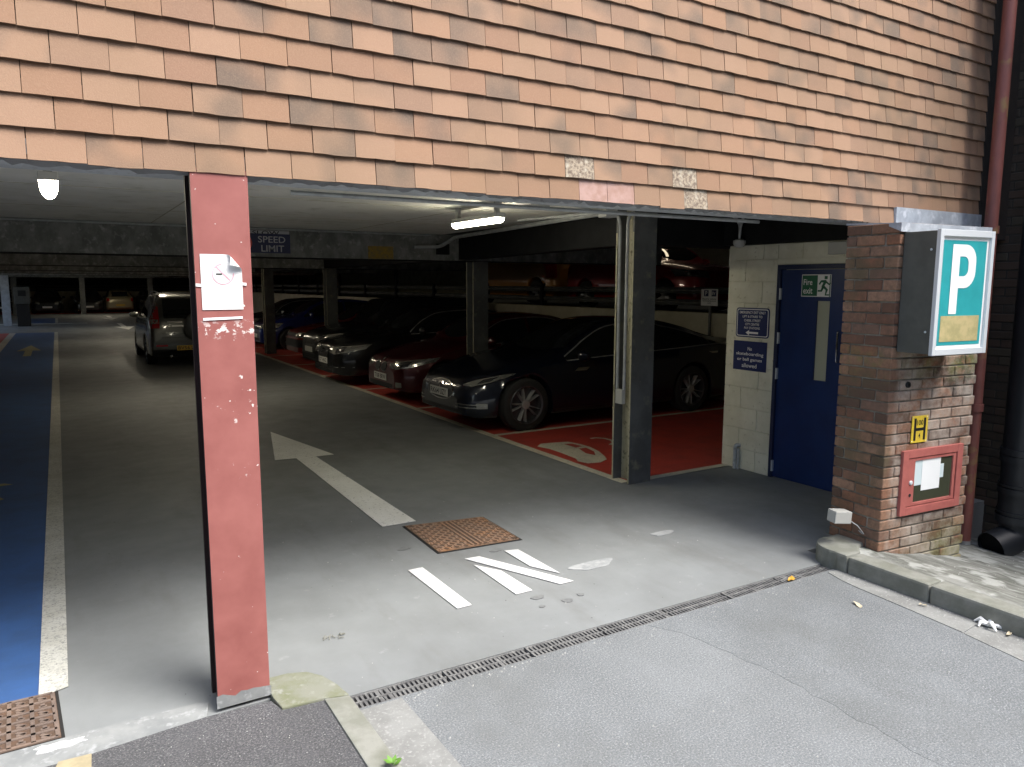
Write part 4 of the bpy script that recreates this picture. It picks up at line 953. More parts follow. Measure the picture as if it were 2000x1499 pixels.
wd = thing('weed', 'small bright green weed growing at the kerb, bottom edge', 'weed', (1.07, -.79, .02))
for i in range(7):
    a = i*.9; q = [(0, 0), (.022, .010), (.04, 0), (.022, -.010)]
    MB().add([(1.07+x*math.cos(a)-y*math.sin(a), -.79+x*math.sin(a)+y*math.cos(a), .03+x*.5+.004*i) for x, y in q], [(0, 1, 2, 3)]).build('leaf', 'weed', wd)
ck = MB(); rc = random.Random(21)
for i in range(1100):
    u_ = rc.random()
    if u_ < .22: x = rc.uniform(1.2, 4.4); y = dn(x)-abs(rc.gauss(0, .05)); z0 = .0
    elif u_ < .40: x, y, z0 = 4.45-abs(rc.gauss(0, .04)), rc.uniform(-1.7, -.4), .003
    elif u_ < .68: x, y, z0 = rc.uniform(1.2, 4.3), rc.uniform(-2.2, 2.5), .0
    elif u_ < .83: x, y, z0 = rc.uniform(4.5, 6.3), rc.uniform(-1.6, -.5), None
    else: x, y, z0 = rc.uniform(-.1, .95), rc.uniform(-.9, -.1), .018
    if z0 == .0 and dn(x)-.01 < y < dl(x)+.01: continue
    if z0 is None: z0 = az(x)
    s = rc.choice((.0018, .0022, .003, .0035, .006)) if z0 != .018 else rc.choice((.0014, .002, .003)); ck.add([(x-s, y, z0), (x, y-s, z0), (x+s*.8, y+s*.6, z0), (x, y, z0+s)], [(0, 1, 3), (1, 2, 3), (2, 0, 3)])
ck.build('grit', 'grit', label='scattered pale grit and chips on the road and floor', cat='grit', kind='stuff')
# ------------------------------------------------------------------ cars
def pch(pts):
    X = np.array([p[0] for p in pts], float); Y = np.array([p[1] for p in pts], float); h = np.diff(X); d = np.diff(Y)/h; m = np.zeros(len(X))
    for i in range(1, len(X)-1):
        if d[i-1]*d[i] > 0: m[i] = 2/(1/d[i-1]+1/d[i])
    m[0], m[-1] = d[0], d[-1]
    def f(x):
        i = int(np.clip(np.searchsorted(X, x)-1, 0, len(h)-1)); t = np.clip((x-X[i])/h[i], 0, 1)
        return (2*t**3-3*t*t+1)*Y[i]+(t**3-2*t*t+t)*h[i]*m[i]+(-2*t**3+3*t*t)*Y[i+1]+(t**3-t*t)*h[i]*m[i+1]
    return f
def lin(pts):
    X = [p[0] for p in pts]; Y = [p[1] for p in pts]
    return lambda x: float(np.interp(x, X, Y))
_wc = {}
def wheel_meshes(Rw, rr, style, mrim):
    key = (Rw, rr, style, mrim)
    if key in _wc: return _wc[key]
    w_ = .215
    t = MB().lathe([(rr, -w_/2), (Rw*.90, -w_/2-.004), (Rw*.975, -w_/2+.012), (Rw, -w_/2+.035), (Rw, w_/2-.035), (Rw*.975, w_/2-.012), (Rw*.90, w_/2+.004), (rr, w_/2)], 36, (0, 0, 0), (0, 1, 0), caps=False)
    r = MB().lathe([(rr+.004, w_/2-.002), (rr-.004, w_/2+.004), (rr-.022, w_/2-.008), (rr-.03, .02), (rr*.3, .015), (0, .015)], 36, (0, 0, 0), (0, 1, 0), caps=False)
    s = MB(); n = {'five': 5, 'double': 5, 'multi': 9, 'steel': 7}[style]
    for k in range(n):
        for off in ((-.21, .21) if style == 'double' else (0,)):
            a = k*2*math.pi/n+off; a2 = k*2*math.pi/n+off*.8; wd = {'five': .05, 'double': .015, 'multi': .026, 'steel': .05}[style]
            p0 = Vector((math.cos(a2)*rr*.16, 0, math.sin(a2)*rr*.16)); p1 = Vector((math.cos(a)*(rr-.012), 0, math.sin(a)*(rr-.012)))
            d = (p1-p0).normalized(); nn = Vector((-d.z, 0, d.x))
            vs_ = [p0-nn*wd*.6, p0+nn*wd*.6, p1+nn*wd*.5, p1-nn*wd*.5]
            s.add([q+Vector((0, .018, 0)) for q in vs_]+[vs_[0]*1+Vector((0, .085, 0))+nn*.006, vs_[1]+Vector((0, .085, 0))-nn*.006, vs_[2]+Vector((0, w_/2-.01, 0))-nn*.006, vs_[3]+Vector((0, w_/2-.01, 0))+nn*.006],
                  [(4, 5, 6, 7), (0, 1, 5, 4), (1, 2, 6, 5), (2, 3, 7, 6), (3, 0, 4, 7)])
    s.lathe([(rr*.24, .06), (rr*.22, .092), (rr*.1, .096), (0, .096)], 16, (0, 0, 0), (0, 1, 0))
    out = []
    for nm, mb, m in (('tyre', t, 'tyre'), ('rim', r, 'rimdark'), ('spokes', s, mrim)):
        me = bpy.data.meshes.new(nm); me.from_pydata(mb.v, [], mb.f); me.materials.append(MT[m]); me.polygons.foreach_set('use_smooth', [True]*len(me.polygons)); me.set_sharp_from_angle(angle=R(35)); out.append(me)
    _wc[key] = out; return out
def car(name, label, loc, rz, paint_m, cat='car', L=4.5, W=1.8, H=1.44, fo=.85, wb=2.7, Rw=.32, rr=.22, style='five', mrim='rim', hn=.72, xc=1.15, zc=.96, xr=2.0, xq=3.3, xb=4.1, zd=1.02, zb=.2,
        top=None, belt=None, head=None, grille=(), plate=None, plate_z=.42, intake=None, rear=None, rear_plate=None, pillars=(.5,), plan=None, roofw=.64, group=None, trim=True, glass_rear=True, extras=None, roofrails=False, lo=False):
    root = thing(name, label, cat, loc, rz, group)
    if top is None:
        top = [(0, hn-.2), (.025, hn-.11), (.09, hn-.035), (.25, hn+.015), (xc*.6, hn+(zc-hn)*.62), (xc, zc), ((xc+xr)/2, zc+(H-zc)*.60), (xr, H-.035), ((xr+xq)/2, H), (xq, H-.055), ((xq+xb)/2, (H-.055)*.5+zd*.5+.03), (xb, zd), (L-.12, zd-.025), (L-.03, zd-.12), (L, zd-.36)]
    if belt is None:
        belt = [(0, hn-.24), (.09, hn-.11), (.4, hn-.04), (xc, zc-.075), (xr+.5, zc-.04), (xb, min(zc, zd-.03)), (L-.1, min(zc, zd)-.08), (L, zd-.42)]
    if plan is None: plan = [(0, .62), (.04, .73), (.12, .82), (.35, .92), (.75, .975), (1.4, 1), (L-1.2, 1), (L-.5, .96), (L-.15, .89), (L-.04, .82), (L, .74)]
    tz, bz, hw = pch(top), pch(belt), pch(plan)
    rw = pch([(0, .78), (xc, .80), (xc+.25, .765), (xr, roofw), (xq, roofw), (xb-.1, roofw+.08), (xb+.05, .76), (L, .78)]) if xb < L-.15 else pch([(0, .78), (xc, .80), (xc+.25, .765), (xr, roofw), (xq, roofw), (L-.1, roofw+.06), (L, .74)])
    ra = Rw+.045; wx = (fo, fo+wb)
    st = [0, .012, .03, .06, .10, .15, .21]+list(np.linspace(.28, L-.26, 26 if lo else 60))+[L-.2, L-.14, L-.09, L-.05, L-.02, L]
    for q in wx: st += [q-ra-.006, q+ra+.006]+[q+ra*math.cos(a) for a in np.linspace(0, math.pi, 7 if lo else 15)]
    st = sorted(set(round(float(q), 4) for q in st)); rings = []
    zbx = lin([(0, zb+.04), (.15, zb), (L-.2, zb), (L, zb+.14)])
    for x in st:
        h = hw(x)*W/2; t_ = tz(x); b_ = min(bz(x), t_-.02); z0 = zbx(x); za = 0
        for q in wx:
            if abs(x-q) <= ra+1e-4: za = Rw+math.sqrt(max(0, ra*ra-(x-q)**2))
        za = min(za, b_-.05); r_ = rw(x)*h
        P_ = [(0, z0), (.64*h, z0), (.65*h, max(z0+.003, za)), (.962*h, max(z0+.006, za+.002)), (.992*h, max(z0+.05, za+.014)), (h, max(z0+.25*(b_-z0), za+.03)), (h*1.0, max(z0+.55*(b_-z0), za+.035)), (h*.985, max(z0+.82*(b_-z0), za+.04)), (h*.958, b_)]
        P_ += [(h*.93+(r_-h*.93)*s+.02*math.sin(s*math.pi)*(1 if t_-b_ > .2 else 0), b_+.015+(t_-.045*min(1, (t_-b_)/.2)-b_-.015)*s) for s in (.06, .35, .65, .9)]
        P_ += [(r_*.94, t_-.022*min(1, (t_-b_)/.2)), (r_*.55, t_-.006), (0, t_)]
        rings.append([(x, a, c) for a, c in P_]+[(x, -a, c) for a, c in P_[-2:0:-1]])
    n = len(rings[0]); vs_ = [q for r_ in rings for q in r_]
    fs_ = [(i*n+k, i*n+(k+1) % n, (i+1)*n+(k+1) % n, (i+1)*n+k) for i in range(len(rings)-1) for k in range(n)]+[tuple(range(n)), tuple((len(rings)-1)*n+k for k in range(n-1, -1, -1))]
    bvh = BVHTree.FromPolygons([Vector(q) for q in vs_], fs_)
    body = MB().add(vs_, fs_).build('body', paint_m, root, world=False, smooth=True)
    def hit(o, d):
        p_, n_, i_, ds = bvh.ray_cast(Vector(o), Vector(d))
        if p_ is None: return None
        if n_.dot(Vector(d)) > 0: n_ = -n_
        return p_, n_
    def patch(pname, grid, d, m, off=.005, par=None):
        vv = []; idx = {}
        for j, rowp in enumerate(grid):
            for i, o in enumerate(rowp):
                q = hit(o, d)
                if q: idx[j, i] = len(vv); vv.append(tuple(q[0]+q[1]*off))
        ff = [(idx[j, i], idx[j, i+1], idx[j+1, i+1], idx[j+1, i]) for j in range(len(grid)-1) for i in range(len(grid[0])-1) if all(k in idx for k in ((j, i), (j, i+1), (j+1, i+1), (j+1, i)))]
        if ff: return MB().add(vv, ff).build(pname, m, par or root, world=False, smooth=True)
    def front(pname, y0, y1, zl, zh, m, off=.006, ny=14, nz=6, par=None):
        ys = np.linspace(y0, y1, ny); return patch(pname, [[(-1, y, zl(y)+(zh(y)-zl(y))*k/(nz-1)) for y in ys] for k in range(nz)], (1, 0, 0), m, off, par)
    def back(pname, y0, y1, zl, zh, m, off=.006, ny=12, nz=8, par=None):
        ys = np.linspace(y0, y1, ny); return patch(pname, [[(L+1, y, zl(y)+(zh(y)-zl(y))*k/(nz-1)) for y in ys] for k in range(nz)], (-1, 0, 0), m, off, par)
    # glass
    g = []
    for k in range(9):
        t_ = .03+k/8*.93; xx = xc+.05+(xr-xc-.08)*t_; g.append([(xx+(.20-.06*t_)*s*s, s*(.745+(roofw-.70)*t_*.9)*W/2*.98, 3) for s in np.linspace(-1, 1, 13)])
    patch('windscreen', g, (0, 0, -1), 'carglass', .004)
    if glass_rear:
        if xb > L-.2:
            wz = min(bz(xb-.2)+.03, H-.25); back('rear_window', -.62*W/2, .62*W/2, lambda y: wz+.02, lambda y: H-.13, 'carglass', .004)
        else:
            g = []
            for k in range(7):
                t_ = k/6; xx = xq+.05+(xb-xq-.10)*t_; g.append([(xx-.08*s*s, s*(roofw-.04+.06*t_)*W/2, 3) for s in np.linspace(-1, 1, 11)])
            patch('rear_window', g, (0, 0, -1), 'carglass', .004)
    xa, xe = xc+.12, xb-.06 if xb < L-.2 else L-.28
    sp_ = [xa]+[xa+(xe-xa)*p_ for p_ in pillars]+[xe]
    for s in (-1, 1):
        for a, b_ in zip(sp_[:-1], sp_[1:]):
            xs_ = [x for x in np.linspace(a+(.03 if a > xa else 0), b_-(.03 if b_ < xe else 0), 12)]
            lo_ = lambda x: bz(x)+.028; hi_ = lambda x: max(lo_(x)+.004, tz(x)-.085-(.03 if x > xq else 0))
            patch('side_window', [[(x, s*3, lo_(x)+(hi_(x)-lo_(x))*k/5) for x in xs_] for k in range(6)], (0, -s, 0), 'carglass', .004)
        if trim:
            xs_ = np.linspace(xa, xe, 26); patch('window_trim', [[(x, s*3, bz(x)+.012+.013*k) for x in xs_] for k in range(2)], (0, -s, 0), 'trimsilver', .007)
            xs2 = [x for x in xs_ if tz(x)-.075 > bz(x)+.05]
            if len(xs2) > 3: patch('window_trim', [[(x, s*3, tz(x)-.082-(.03 if x > xq else 0)+.014*k) for x in xs2] for k in range(2)], (0, -s, 0), 'trimsilver', .006)
        if not lo:
            for xd in (xc+.15, sp_[1], xe-.35):
                patch('door_seam', [[(xd+dx, s*3, zz) for dx in (0, .008)] for zz in np.linspace(zb+.2, bz(xd), 8)], (0, -s, 0), 'black', .0015)
            for xd in (sp_[1]-.22, xe-.42):
                q = hit((xd, s*3, bz(xd)-.09), (0, -s, 0))
                if q: MB().box(xd-.09, xd+.09, q[0].y-.004 if s < 0 else q[0].y-.012, q[0].y+.012 if s < 0 else q[0].y+.004+.012, bz(xd)-.105, bz(xd)-.08).build('door_handle', paint_m if name != 'fastback_car' else 'chrome', root, world=False, bevel=.004)
            patch('sill', [[(x, s*3, zb+.02+.05*k) for x in np.linspace(fo+ra+.05, fo+wb-ra-.05, 8)] for k in range(2)], (0, -s, 0), 'blackplastic', .006)
        m = MB().lathe([(0, -.10), (.05, -.085), (.075, -.03), (.078, .04), (.065, .085), (0, .09)], 12, (0, 0, 0), (0, 1, 0)); yb = s*(hw(xc+.3)*W/2+.05)
        m.v = [(a*.75+xc+.32, b_*1.05+yb, c*.95+bz(xc+.3)+.075) for a, b_, c in m.v]; m.build('mirror', paint_m, root, world=False, smooth=True)
    MB().box(fo-.1, fo+wb+.1, -W*.30, W*.30, zb-.03, zb+.25).build('underbody', 'black', root, world=False)
    # lights
    if head:
        for s in (-1, 1):
            y0, y1, zl, zh = head[:4]; fl_, fh_ = lin(zl), lin(zh)
            hl = front('headlight', s*y0, s*y1, lambda y: fl_(abs(y)), lambda y: fh_(abs(y)), head[4] if len(head) > 4 else 'lens', .004, 20, 6)
            if not hl: continue
            front('bulb_bowl', s*(y0+(y1-y0)*.52), s*(y0+(y1-y0)*.78), lambda y: fl_(abs(y))+.022, lambda y: fh_(abs(y))-.022, 'lensdark', .007, 6, 4, hl)
            if len(head) > 5: front('indicator', s*(y0+(y1-y0)*.82), s*y1, lambda y: fl_(abs(y))+.01, lambda y: fh_(abs(y))-.01, 'amber', .0075, 6, 4, hl)
    for (gn, y0, y1, zl, zh, m, off) in grille: front(gn, y0, y1, zl, zh, m, off, 16, 8)
    if intake: front('lower_intake', -intake[0], intake[0], lambda y: intake[1], lambda y: intake[2], 'black', .004, 14, 4)
    def plate_at(txt, z, xin, d, m, yoff=0, pz=.11, ex=0):
        q = hit((xin, yoff, z), (d, 0, 0)); x = q[0].x if q else 0; q2 = hit((xin, yoff, z+.05), (d, 0, 0)); q3 = hit((xin, yoff, z-.05), (d, 0, 0))
        x = (min if d > 0 else max)([k_[0].x for k_ in (q, q2, q3) if k_]); fx_ = x-(.018+ex)*d
        pt = MB().box(min(fx_, fx_+.012*d), max(fx_, fx_+.012*d), yoff-.26, yoff+.26, z-pz/2, z+pz/2).build('number_plate', m, root, world=False)
        if txt:
            a, b_ = txt.split(); tot = len(a)+len(b_)+.6; o_ = 0
            for wd in (a, b_):
                ww = .47*len(wd)/tot; text('registration', wd, 'plateblack', pt, (fx_-.0005*d, yoff+(.235-o_ if d > 0 else -.235+o_), z-.037), (0, -d, 0), (0, 0, 1), .074, ww, .012, world=False); o_ += ww+.47*.6/tot
    if plate is not None: plate_at(plate, plate_z, -1, 1, 'plate')
    if rear_plate: plate_at(rear_plate[0], rear_plate[1], L+1, -1, 'plateY', rear_plate[2] if len(rear_plate) > 2 else 0, ex=rear_plate[3] if len(rear_plate) > 3 else 0)
    if rear:
        for s in (-1, 1):
            for (rn_, y0, y1, z0, z1, m) in rear: back(rn_, s*y0, s*y1, lambda y: z0, lambda y: z1, m, .008, 6, 10)
    # wheels
    for x in wx:
        for s in (-1, 1):
            we = bpy.data.objects.new('wheel', None); COL.objects.link(we); we.parent = root; we.location = (x, s*(W/2-.125), Rw); we.empty_display_size = .1
            we.rotation_euler = (0, random.uniform(0, 1.2), 0 if s > 0 else math.pi)
            for me in wheel_meshes(Rw, rr, style, mrim):
                o = bpy.data.objects.new(me.name.split('.')[0], me); COL.objects.link(o); o.parent = we
    if roofrails:
        for s in (-1, 1):
            xs_ = np.linspace(xr+.1, xq-.05, 9); MB().tube([(x, s*rw(x)*W/2*.93, tz(x)+(.03 if 0 < i < 8 else -.02)) for i, x in enumerate(xs_)], .014, 6).build('roof_rail', 'chrome', root, world=False, smooth=True)
    if extras: extras(dict(root=root, front=front, back=back, hit=hit, patch=patch, L=L, W=W, H=H, tz=tz, bz=bz, hw=hw))
    return root
C_ = lambda v: (lambda y: v)
NAVY = paint('dark_navy_paint', (.006, .009, .020)); MAROON = paint('maroon_paint', (.075, .006, .009)); BLACKP = paint('black_paint', (.006, .007, .008), .2)
REDP = paint('faded_red_paint', (.20, .014, .010), .1); BLUEP = paint('blue_paint', (.012, .022, .14)); SILV = paint('silver_green_paint', (.085, .09, .082), .5)
CHAR = paint('charcoal_paint', (.014, .016, .018)); BEIGE = paint('beige_paint', (.40, .34, .20), .3); YELP = paint('orange_yellow_paint', (.42, .17, .012), .05); REDB = paint('bright_red_paint', (.32, .010, .010), .1)
# black electric fastback, nearest bay
def ell(c, b_, a): return (lambda y: c-b_*math.sqrt(max(0, 1-(y/a)**2))), (lambda y: c+b_*math.sqrt(max(0, 1-(y/a)**2)))
e1, e2 = ell(.515, .135, .40); f1, f2 = ell(.515, .120, .385)
def tesla_x(k):
    r_ = k['root']
    for s in (-1, 1):
        k['front']('fog_trim', s*.48, s*.80, lambda y: .335, lambda y: .348, 'chrome', .008, 8, 2)
        k['front']('fog_trim', s*.48, s*.80, lambda y: .375, lambda y: .386, 'chrome', .008, 8, 2)
        k['front']('fog_lamp', s*.79, s*.855, lambda y: .33, lambda y: .40, 'lens', .007, 4, 3)
        k['patch']('wing_vent', [[(1.62+dx*.2-.06*j, s*3, .80-.045*j) for dx in (0, .5, 1)] for j in range(2)], (0, -s, 0), 'chrome', .006)
    # small T-shaped emblem over a chrome bar
    k['front']('emblem', -.075, .075, lambda y: .600-.3*abs(y), lambda y: .622-.25*abs(y), 'chrome', .014, 6, 2)
    k['front']('emblem', -.014, .014, lambda y: .535, lambda y: .60, 'chrome', .014, 3, 3)
    for s in (-1, 1): k['front']('grille_bar', s*.14, s*.30, lambda y: .585, lambda y: .598, 'chrome', .012, 5, 2)
car('fastback_car', 'black fastback car in the nearest occupied bay, silver alloy wheels', (4.41, 5.70, 0), 0, NAVY, L=4.97, W=1.95, H=1.44, fo=.80, wb=2.96, Rw=.352, rr=.252, style='double', xc=1.35, xr=2.35, xq=3.35, xb=4.68, zd=1.07, roofw=.60,
    top=[(0, .47), (.02, .57), (.07, .645), (.2, .71), (.45, .79), (.85, .90), (1.30, .975), (1.42, 1.0), (1.9, 1.235), (2.35, 1.395), (2.8, 1.44), (3.3, 1.41), (3.8, 1.315), (4.3, 1.17), (4.62, 1.10), (4.86, 1.075), (4.93, 1.0), (4.97, .8)],
    belt=[(0, .42), (.07, .54), (.2, .61), (.5, .70), (1.2, .85), (2, .90), (3.4, .955), (4.4, .99), (4.85, .95), (4.97, .72)],
    plan=[(0, .55), (.03, .68), (.09, .77), (.2, .85), (.45, .93), (.85, .985), (1.5, 1), (3.8, 1), (4.4, .97), (4.8, .88), (4.93, .8), (4.97, .72)],
    head=(.56, .875, [(.56, .615), (.70, .605), (.82, .655), (.875, .725)], [(.56, .632), (.70, .70), (.82, .755), (.875, .765)]),
    grille=[('grille_surround', -.40, .40, e1, e2, 'chrome', .004), ('grille', -.385, .385, f1, f2, 'blackplastic', .008)],
    plate='RK64 UZY', plate_z=.485, intake=(.62, .235, .30), pillars=(.42, .86), extras=tesla_x)
def bmw_x(k):
    k['front']('emblem', -.04, .04, lambda y: .70-math.sqrt(max(0, .0016-y*y)), lambda y: .70+math.sqrt(max(0, .0016-y*y)), 'chrome', .006, 10, 6)
    for s in (-1, 1): k['front']('fog_lamp', s*.60, s*.70, lambda y: .28, lambda y: .36, 'lens', .006, 5, 4)
kg = []
for s in (-1, 1):
    a, b_ = ell(.575, .082, .125); kg.append(('grille_surround', s*.02, s*.24, lambda y, a=a, s=s: a(y-s*.13), lambda y, b_=b_, s=s: b_(y-s*.13), 'chrome', .005))
    a, b_ = ell(.575, .068, .108); kg.append(('grille', s*.027, s*.232, lambda y, a=a, s=s: a(y-s*.13), lambda y, b_=b_, s=s: b_(y-s*.13), 'black', .009))
car('saloon_car', 'maroon saloon car with twin grille parked beside the black fastback', (4.56, 8.25, 0), 0, MAROON, L=4.53, W=1.82, H=1.42, fo=.78, wb=2.76, Rw=.32, rr=.23, hn=.74, xc=1.25, zc=.97, xr=2.05, xq=3.1, xb=3.85, zd=1.05,
    head=(.36, .86, [(.36, .575), (.60, .56), (.78, .60), (.86, .68)], [(.36, .645), (.60, .69), (.78, .725), (.86, .745)]), grille=kg, plate='T08 BRW', plate_z=.41, intake=(.5, .24, .32), pillars=(.44, .84), extras=bmw_x)
def audi_x(k):
    x0 = k['hit']((-1, 0, .66), (1, 0, 0))[0].x
    for i in range(4):
        cy = (i-1.5)*.062; MB().add([(x0-.02, cy+r_*math.cos(a), .655+r_*math.sin(a)) for r_ in (.030, .042) for a in [q*2*math.pi/16 for q in range(16)]], [(q, (q+1) % 16, 16+(q+1) % 16, 16+q) for q in range(16)]).build('emblem_ring', 'chrome', k['root'], world=False)
    for j in range(7): k['front']('grille_slat', -.27, .27, lambda y: .545+.028*j if j > 4 else .545+.028*j, lambda y: .551+.028*j, 'lensdark', .011, 6, 2)
    k['front']('bumper_trim', -.85, .85, lambda y: .36, lambda y: .372, 'chrome', .006, 20, 2)
car('saloon_car', 'black saloon car with tall chrome-edged grille and four rings', (4.40, 10.85, 0), 0, BLACKP, L=4.92, W=1.86, H=1.46, fo=.95, wb=2.84, Rw=.33, rr=.23, style='multi', hn=.80, xc=1.35, zc=1.0, xr=2.2, xq=3.4, xb=4.2, zd=1.08,
    head=(.36, .87, [(.36, .64), (.60, .60), (.80, .64), (.87, .70)], [(.36, .735), (.60, .745), (.80, .77), (.87, .79)]),
    grille=[('grille_surround', -.32, .32, lambda y: .30+.15*(abs(y)/.32)**8, lambda y: .745-.02*(abs(y)/.32)**4, 'chrome', .005), ('grille', -.295, .295, lambda y: .325, lambda y: .725, 'black', .008)],
    plate='S7 HNZ', plate_z=.46, intake=(.7, .24, .29), pillars=(.44, .84), extras=audi_x)
def suv_x(k):
    for s in (-1, 1): k['front']('fog_lamp', s*.5, s*.62, lambda y: .36, lambda y: .44, 'lens', .006, 5, 4)
    MB().lathe([(.0, 0), (.28, .0), (.33, .05), (.33, .16), (.28, .20), (0, .20)], 24, (k['L']+.005, .1, .98), (1, 0, 0)).build('spare_wheel', 'tyre', k['root'], world=False, smooth=True)
car('off_roader', 'black boxy off-road car behind the black saloon, swept headlight', (4.78, 13.15, 0), 0, CHAR, L=4.05, W=1.74, H=1.62, fo=.75, wb=2.4, Rw=.34, rr=.2, hn=.86, xc=1.2, zc=1.06, xr=1.75, xq=3.85, xb=4.04, zd=1.2, roofw=.78,
    top=[(0, .62), (.03, .76), (.1, .83), (.3, .89), (.8, 1.0), (1.2, 1.06), (1.45, 1.34), (1.75, 1.58), (2.6, 1.62), (3.7, 1.60), (3.92, 1.55), (4.02, 1.2), (4.05, .7)],
    belt=[(0, .58), (.1, .76), (.4, .84), (1.2, .98), (2.5, 1.0), (3.9, 1.02), (4.02, .95), (4.05, .6)],
    head=(.34, .80, [(.34, .66), (.6, .68), (.80, .80)], [(.34, .70), (.6, .79), (.80, .86)]), grille=[('grille', -.3, .3, lambda y: .60, lambda y: .70, 'black', .006)], plate='', plate_z=.48, intake=(.5, .3, .38), pillars=(.33, .66), extras=suv_x, trim=False)
car('hatchback_car', 'old red hatchback with amber indicators and a white plate behind the off-roader', (5.02, 15.5, 0), 0, REDP, L=4.2, W=1.68, H=1.40, fo=.80, wb=2.5, Rw=.295, rr=.18, style='steel', hn=.78, xc=1.2, zc=.95, xr=1.95, xq=3.3, xb=4.05, zd=.98,
    head=(.40, .80, [(.40, .60), (.80, .60)], [(.40, .72), (.80, .74)], 'lens', 'amber'), grille=[('grille', -.38, .38, lambda y: .61, lambda y: .70, 'black', .006), ('bumper', -.80, .80, lambda y: .36, lambda y: .55, 'blackplastic', .02)], plate='', plate_z=.46, pillars=(.45, .85), trim=False)
car('hatchback_car', 'blue car partly hidden behind the second column from the left', (4.95, 19.2, 0), 0, BLUEP, L=4.1, W=1.72, H=1.46, fo=.8, wb=2.5, Rw=.31, rr=.2, hn=.80, xc=1.1, zc=1.0, xr=1.9, xq=3.3, xb=4.0, zd=1.05,
    head=(.40, .80, [(.40, .62), (.80, .66)], [(.40, .72), (.80, .80)]), grille=[('grille', -.32, .32, lambda y: .60, lambda y: .68, 'black', .006)], plate='', intake=(.5, .28, .36), pillars=(.48,), trim=False)
car('hatchback_car', 'dark silver car with bright headlight at the right edge of the red column', (4.75, 21.7, 0), 0, CHAR, L=4.2, W=1.74, H=1.46, fo=.82, wb=2.55, Rw=.31, rr=.2, hn=.82, xc=1.1, zc=1.0, xr=1.9, xq=3.4, xb=4.05, zd=1.05,
    head=(.40, .82, [(.40, .60), (.82, .70)], [(.40, .74), (.82, .84)]), grille=[('grille', -.32, .32, lambda y: .58, lambda y: .68, 'chrome', .006)], plate='', intake=(.5, .28, .36), pillars=(.48,))
# silver SUV driving up the aisle, seen from behind
def crv_x(k):
    L = k['L']; r_ = k['root']
    MB().lathe([(.0, .03), (.25, .03), (.30, .05), (.345, .10), (.35, .20), (.31, .23), (0, .24)], 30, (L-.03, .16, .94), (1, 0, 0)).build('spare_wheel', SILV, r_, world=False, smooth=True)
    k['back']('bumper', -.80, .80, lambda y: .42, lambda y: .60, SILV, .05, 16, 4)
    k['back']('lower_bumper', -.82, .82, lambda y: .27, lambda y: .47, 'blackplastic', .045, 16, 4)
    for s in (-1, 1): k['back']('reflector', s*.52, s*.76, lambda y: .485, lambda y: .525, 'redlens', .058, 5, 2)
    k['back']('tailgate_seam', -.66, .66, lambda y: .90, lambda y: .91, 'black', .004, 8, 2)
    k['back']('handle', -.50, -.18, lambda y: 1.02, lambda y: 1.045, 'chrome', .02, 6, 2)
    k['back']('lettering_bar', -.40, -.15, lambda y: .94, lambda y: .955, 'rim', .008, 5, 2)
    for j in range(2): k['back']('tailgate_rib', -.62, -.12, lambda y: .68+.09*j, lambda y: .688+.09*j, 'black', .004, 8, 2)
    MB().tube([(L-.1, -.45, .27), (L+.03, -.45, .26)], .028, 10).build('exhaust', 'chrome', r_, world=False, smooth=True)
car('suv_car', 'silver green SUV with yellow BV56 plate driving away along the aisle', (2.66, 19.9, 0), R(-90), SILV, L=4.6, W=1.80, H=1.70, fo=.95, wb=2.62, Rw=.345, rr=.215, hn=.92, xc=1.35, zc=1.12, xr=2.05, xq=4.1, xb=4.55, zd=1.1, roofw=.70, zb=.26,
    top=[(0, .66), (.03, .80), (.1, .88), (.3, .95), (.9, 1.05), (1.35, 1.12), (1.7, 1.42), (2.1, 1.64), (3.0, 1.70), (4.0, 1.67), (4.25, 1.60), (4.42, 1.35), (4.54, 1.08), (4.585, .8), (4.6, .55)],
    belt=[(0, .6), (.1, .8), (.4, .9), (1.35, 1.04), (2.5, 1.06), (4.2, 1.10), (4.5, 1.0), (4.58, .75), (4.6, .5)],
    head=(.45, .84, [(.45, .72), (.84, .78)], [(.45, .88), (.84, .94)]), rear=[('tail_lamp', .66, .84, .90, 1.52, 'redlens'), ('reverse_lamp', .68, .83, 1.0, 1.10, 'lens')], rear_plate=('BV56 LKD', .445, -.07, .05), plan=[(0, .62), (.04, .73), (.12, .82), (.35, .92), (.75, .975), (1.4, 1), (3.6, 1), (4.3, .985), (4.5, .96), (4.57, .93), (4.6, .88)], pillars=(.35, .7), roofrails=True, extras=crv_x)
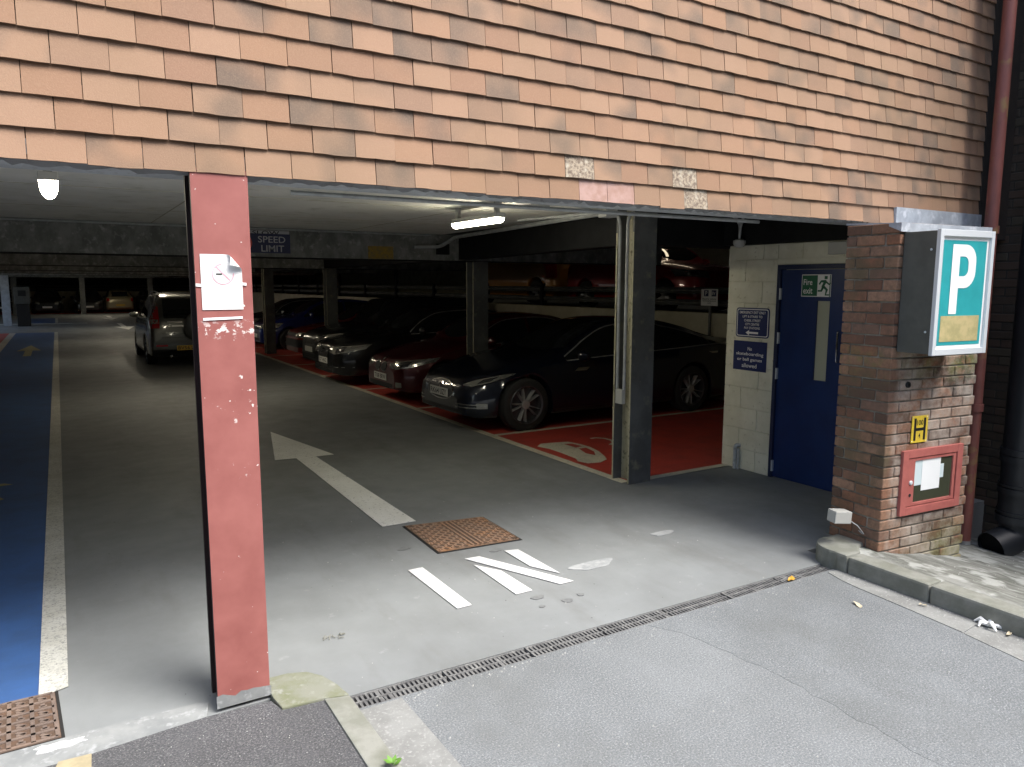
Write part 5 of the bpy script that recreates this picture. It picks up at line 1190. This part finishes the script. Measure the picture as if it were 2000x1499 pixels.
# far row, facing the camera
FR = R(90)
far_g = 'cars of the farthest row'
def farcar(label, x, m, y=51.9, flip=False, **kw):
    a = dict(L=4.2, W=1.75, H=1.46, fo=.82, wb=2.55, Rw=.31, rr=.2, hn=.80, xc=1.1, zc=1.0, xr=1.9, xq=3.4, xb=4.05, zd=1.05, lo=True, head=(.40, .82, [(.40, .60), (.82, .68)], [(.40, .72), (.82, .82)]), grille=[('grille', -.32, .32, lambda y: .58, lambda y: .68, 'black', .006)], plate='', intake=(.5, .28, .36), trim=False, group=far_g); a.update(kw)
    return car('parked_car', label, (x, y+(4.3 if flip else 0), 0), -FR if flip else FR, m, **a)
farcar('dark car at the left end of the farthest row, behind the first far column', -3.1, CHAR)
farcar('dark car with a bright headlight in the farthest row, left of the middle column', -.55, BLACKP)
farcar('dark car behind the middle column of the farthest row', 1.75, CHAR)
farcar('beige car backed towards the aisle in the farthest row', 3.55, BEIGE, flip=True, H=1.5, rear=[('tail_lamp', .62, .78, .75, .95, 'redlens')], rear_plate=('', .5))
farcar('dark estate car at the right end of the farthest row above the SUV mirror', 5.6, CHAR, H=1.5)
car('parked_car', 'dark car nosing out of the left red bays at the left edge', (-1.85, 27.2, 0), R(180), BLACKP, L=4.2, W=1.75, H=1.46, fo=.82, wb=2.55, Rw=.31, rr=.2, hn=.80, xc=1.1, zc=1.0, xr=1.9, xq=3.4, xb=4.05, zd=1.05, head=(.40, .82, [(.40, .60), (.82, .68)], [(.40, .72), (.82, .82)]), plate='', lo=True, trim=False)
# cars on the upper deck
UD = 1.38
car('parked_van', 'orange-yellow van side on behind the upper guard rail', (11.3, 16.1, UD), R(-90), YELP, cat='van', L=4.3, W=1.8, H=1.85, fo=.85, wb=2.7, Rw=.33, rr=.2, hn=.95, xc=.9, zc=1.15, xr=1.6, xq=4.1, xb=4.28, zd=1.3, roofw=.82,
    head=(.45, .82, [(.45, .66), (.82, .70)], [(.45, .84), (.82, .92)]), grille=[('grille', -.35, .35, lambda y: .66, lambda y: .78, 'black', .006)], rear=[('tail_lamp', .72, .84, .70, 1.1, 'redlens')], plate='', lo=True, trim=False)
car('parked_car', 'red car side on behind the upper guard rail and the charging sign', (11.2, 7.0, UD), R(90), REDB, L=4.3, W=1.75, H=1.46, fo=.82, wb=2.55, Rw=.31, rr=.2, hn=.85, xc=1.1, zc=1.0, xr=1.9, xq=3.4, xb=4.05, zd=1.05, lo=True, trim=False, head=(.40, .82, [(.40, .66), (.82, .70)], [(.40, .79), (.82, .84)]), rear=[('tail_lamp', .60, .80, .75, .95, 'redlens')], plate='')
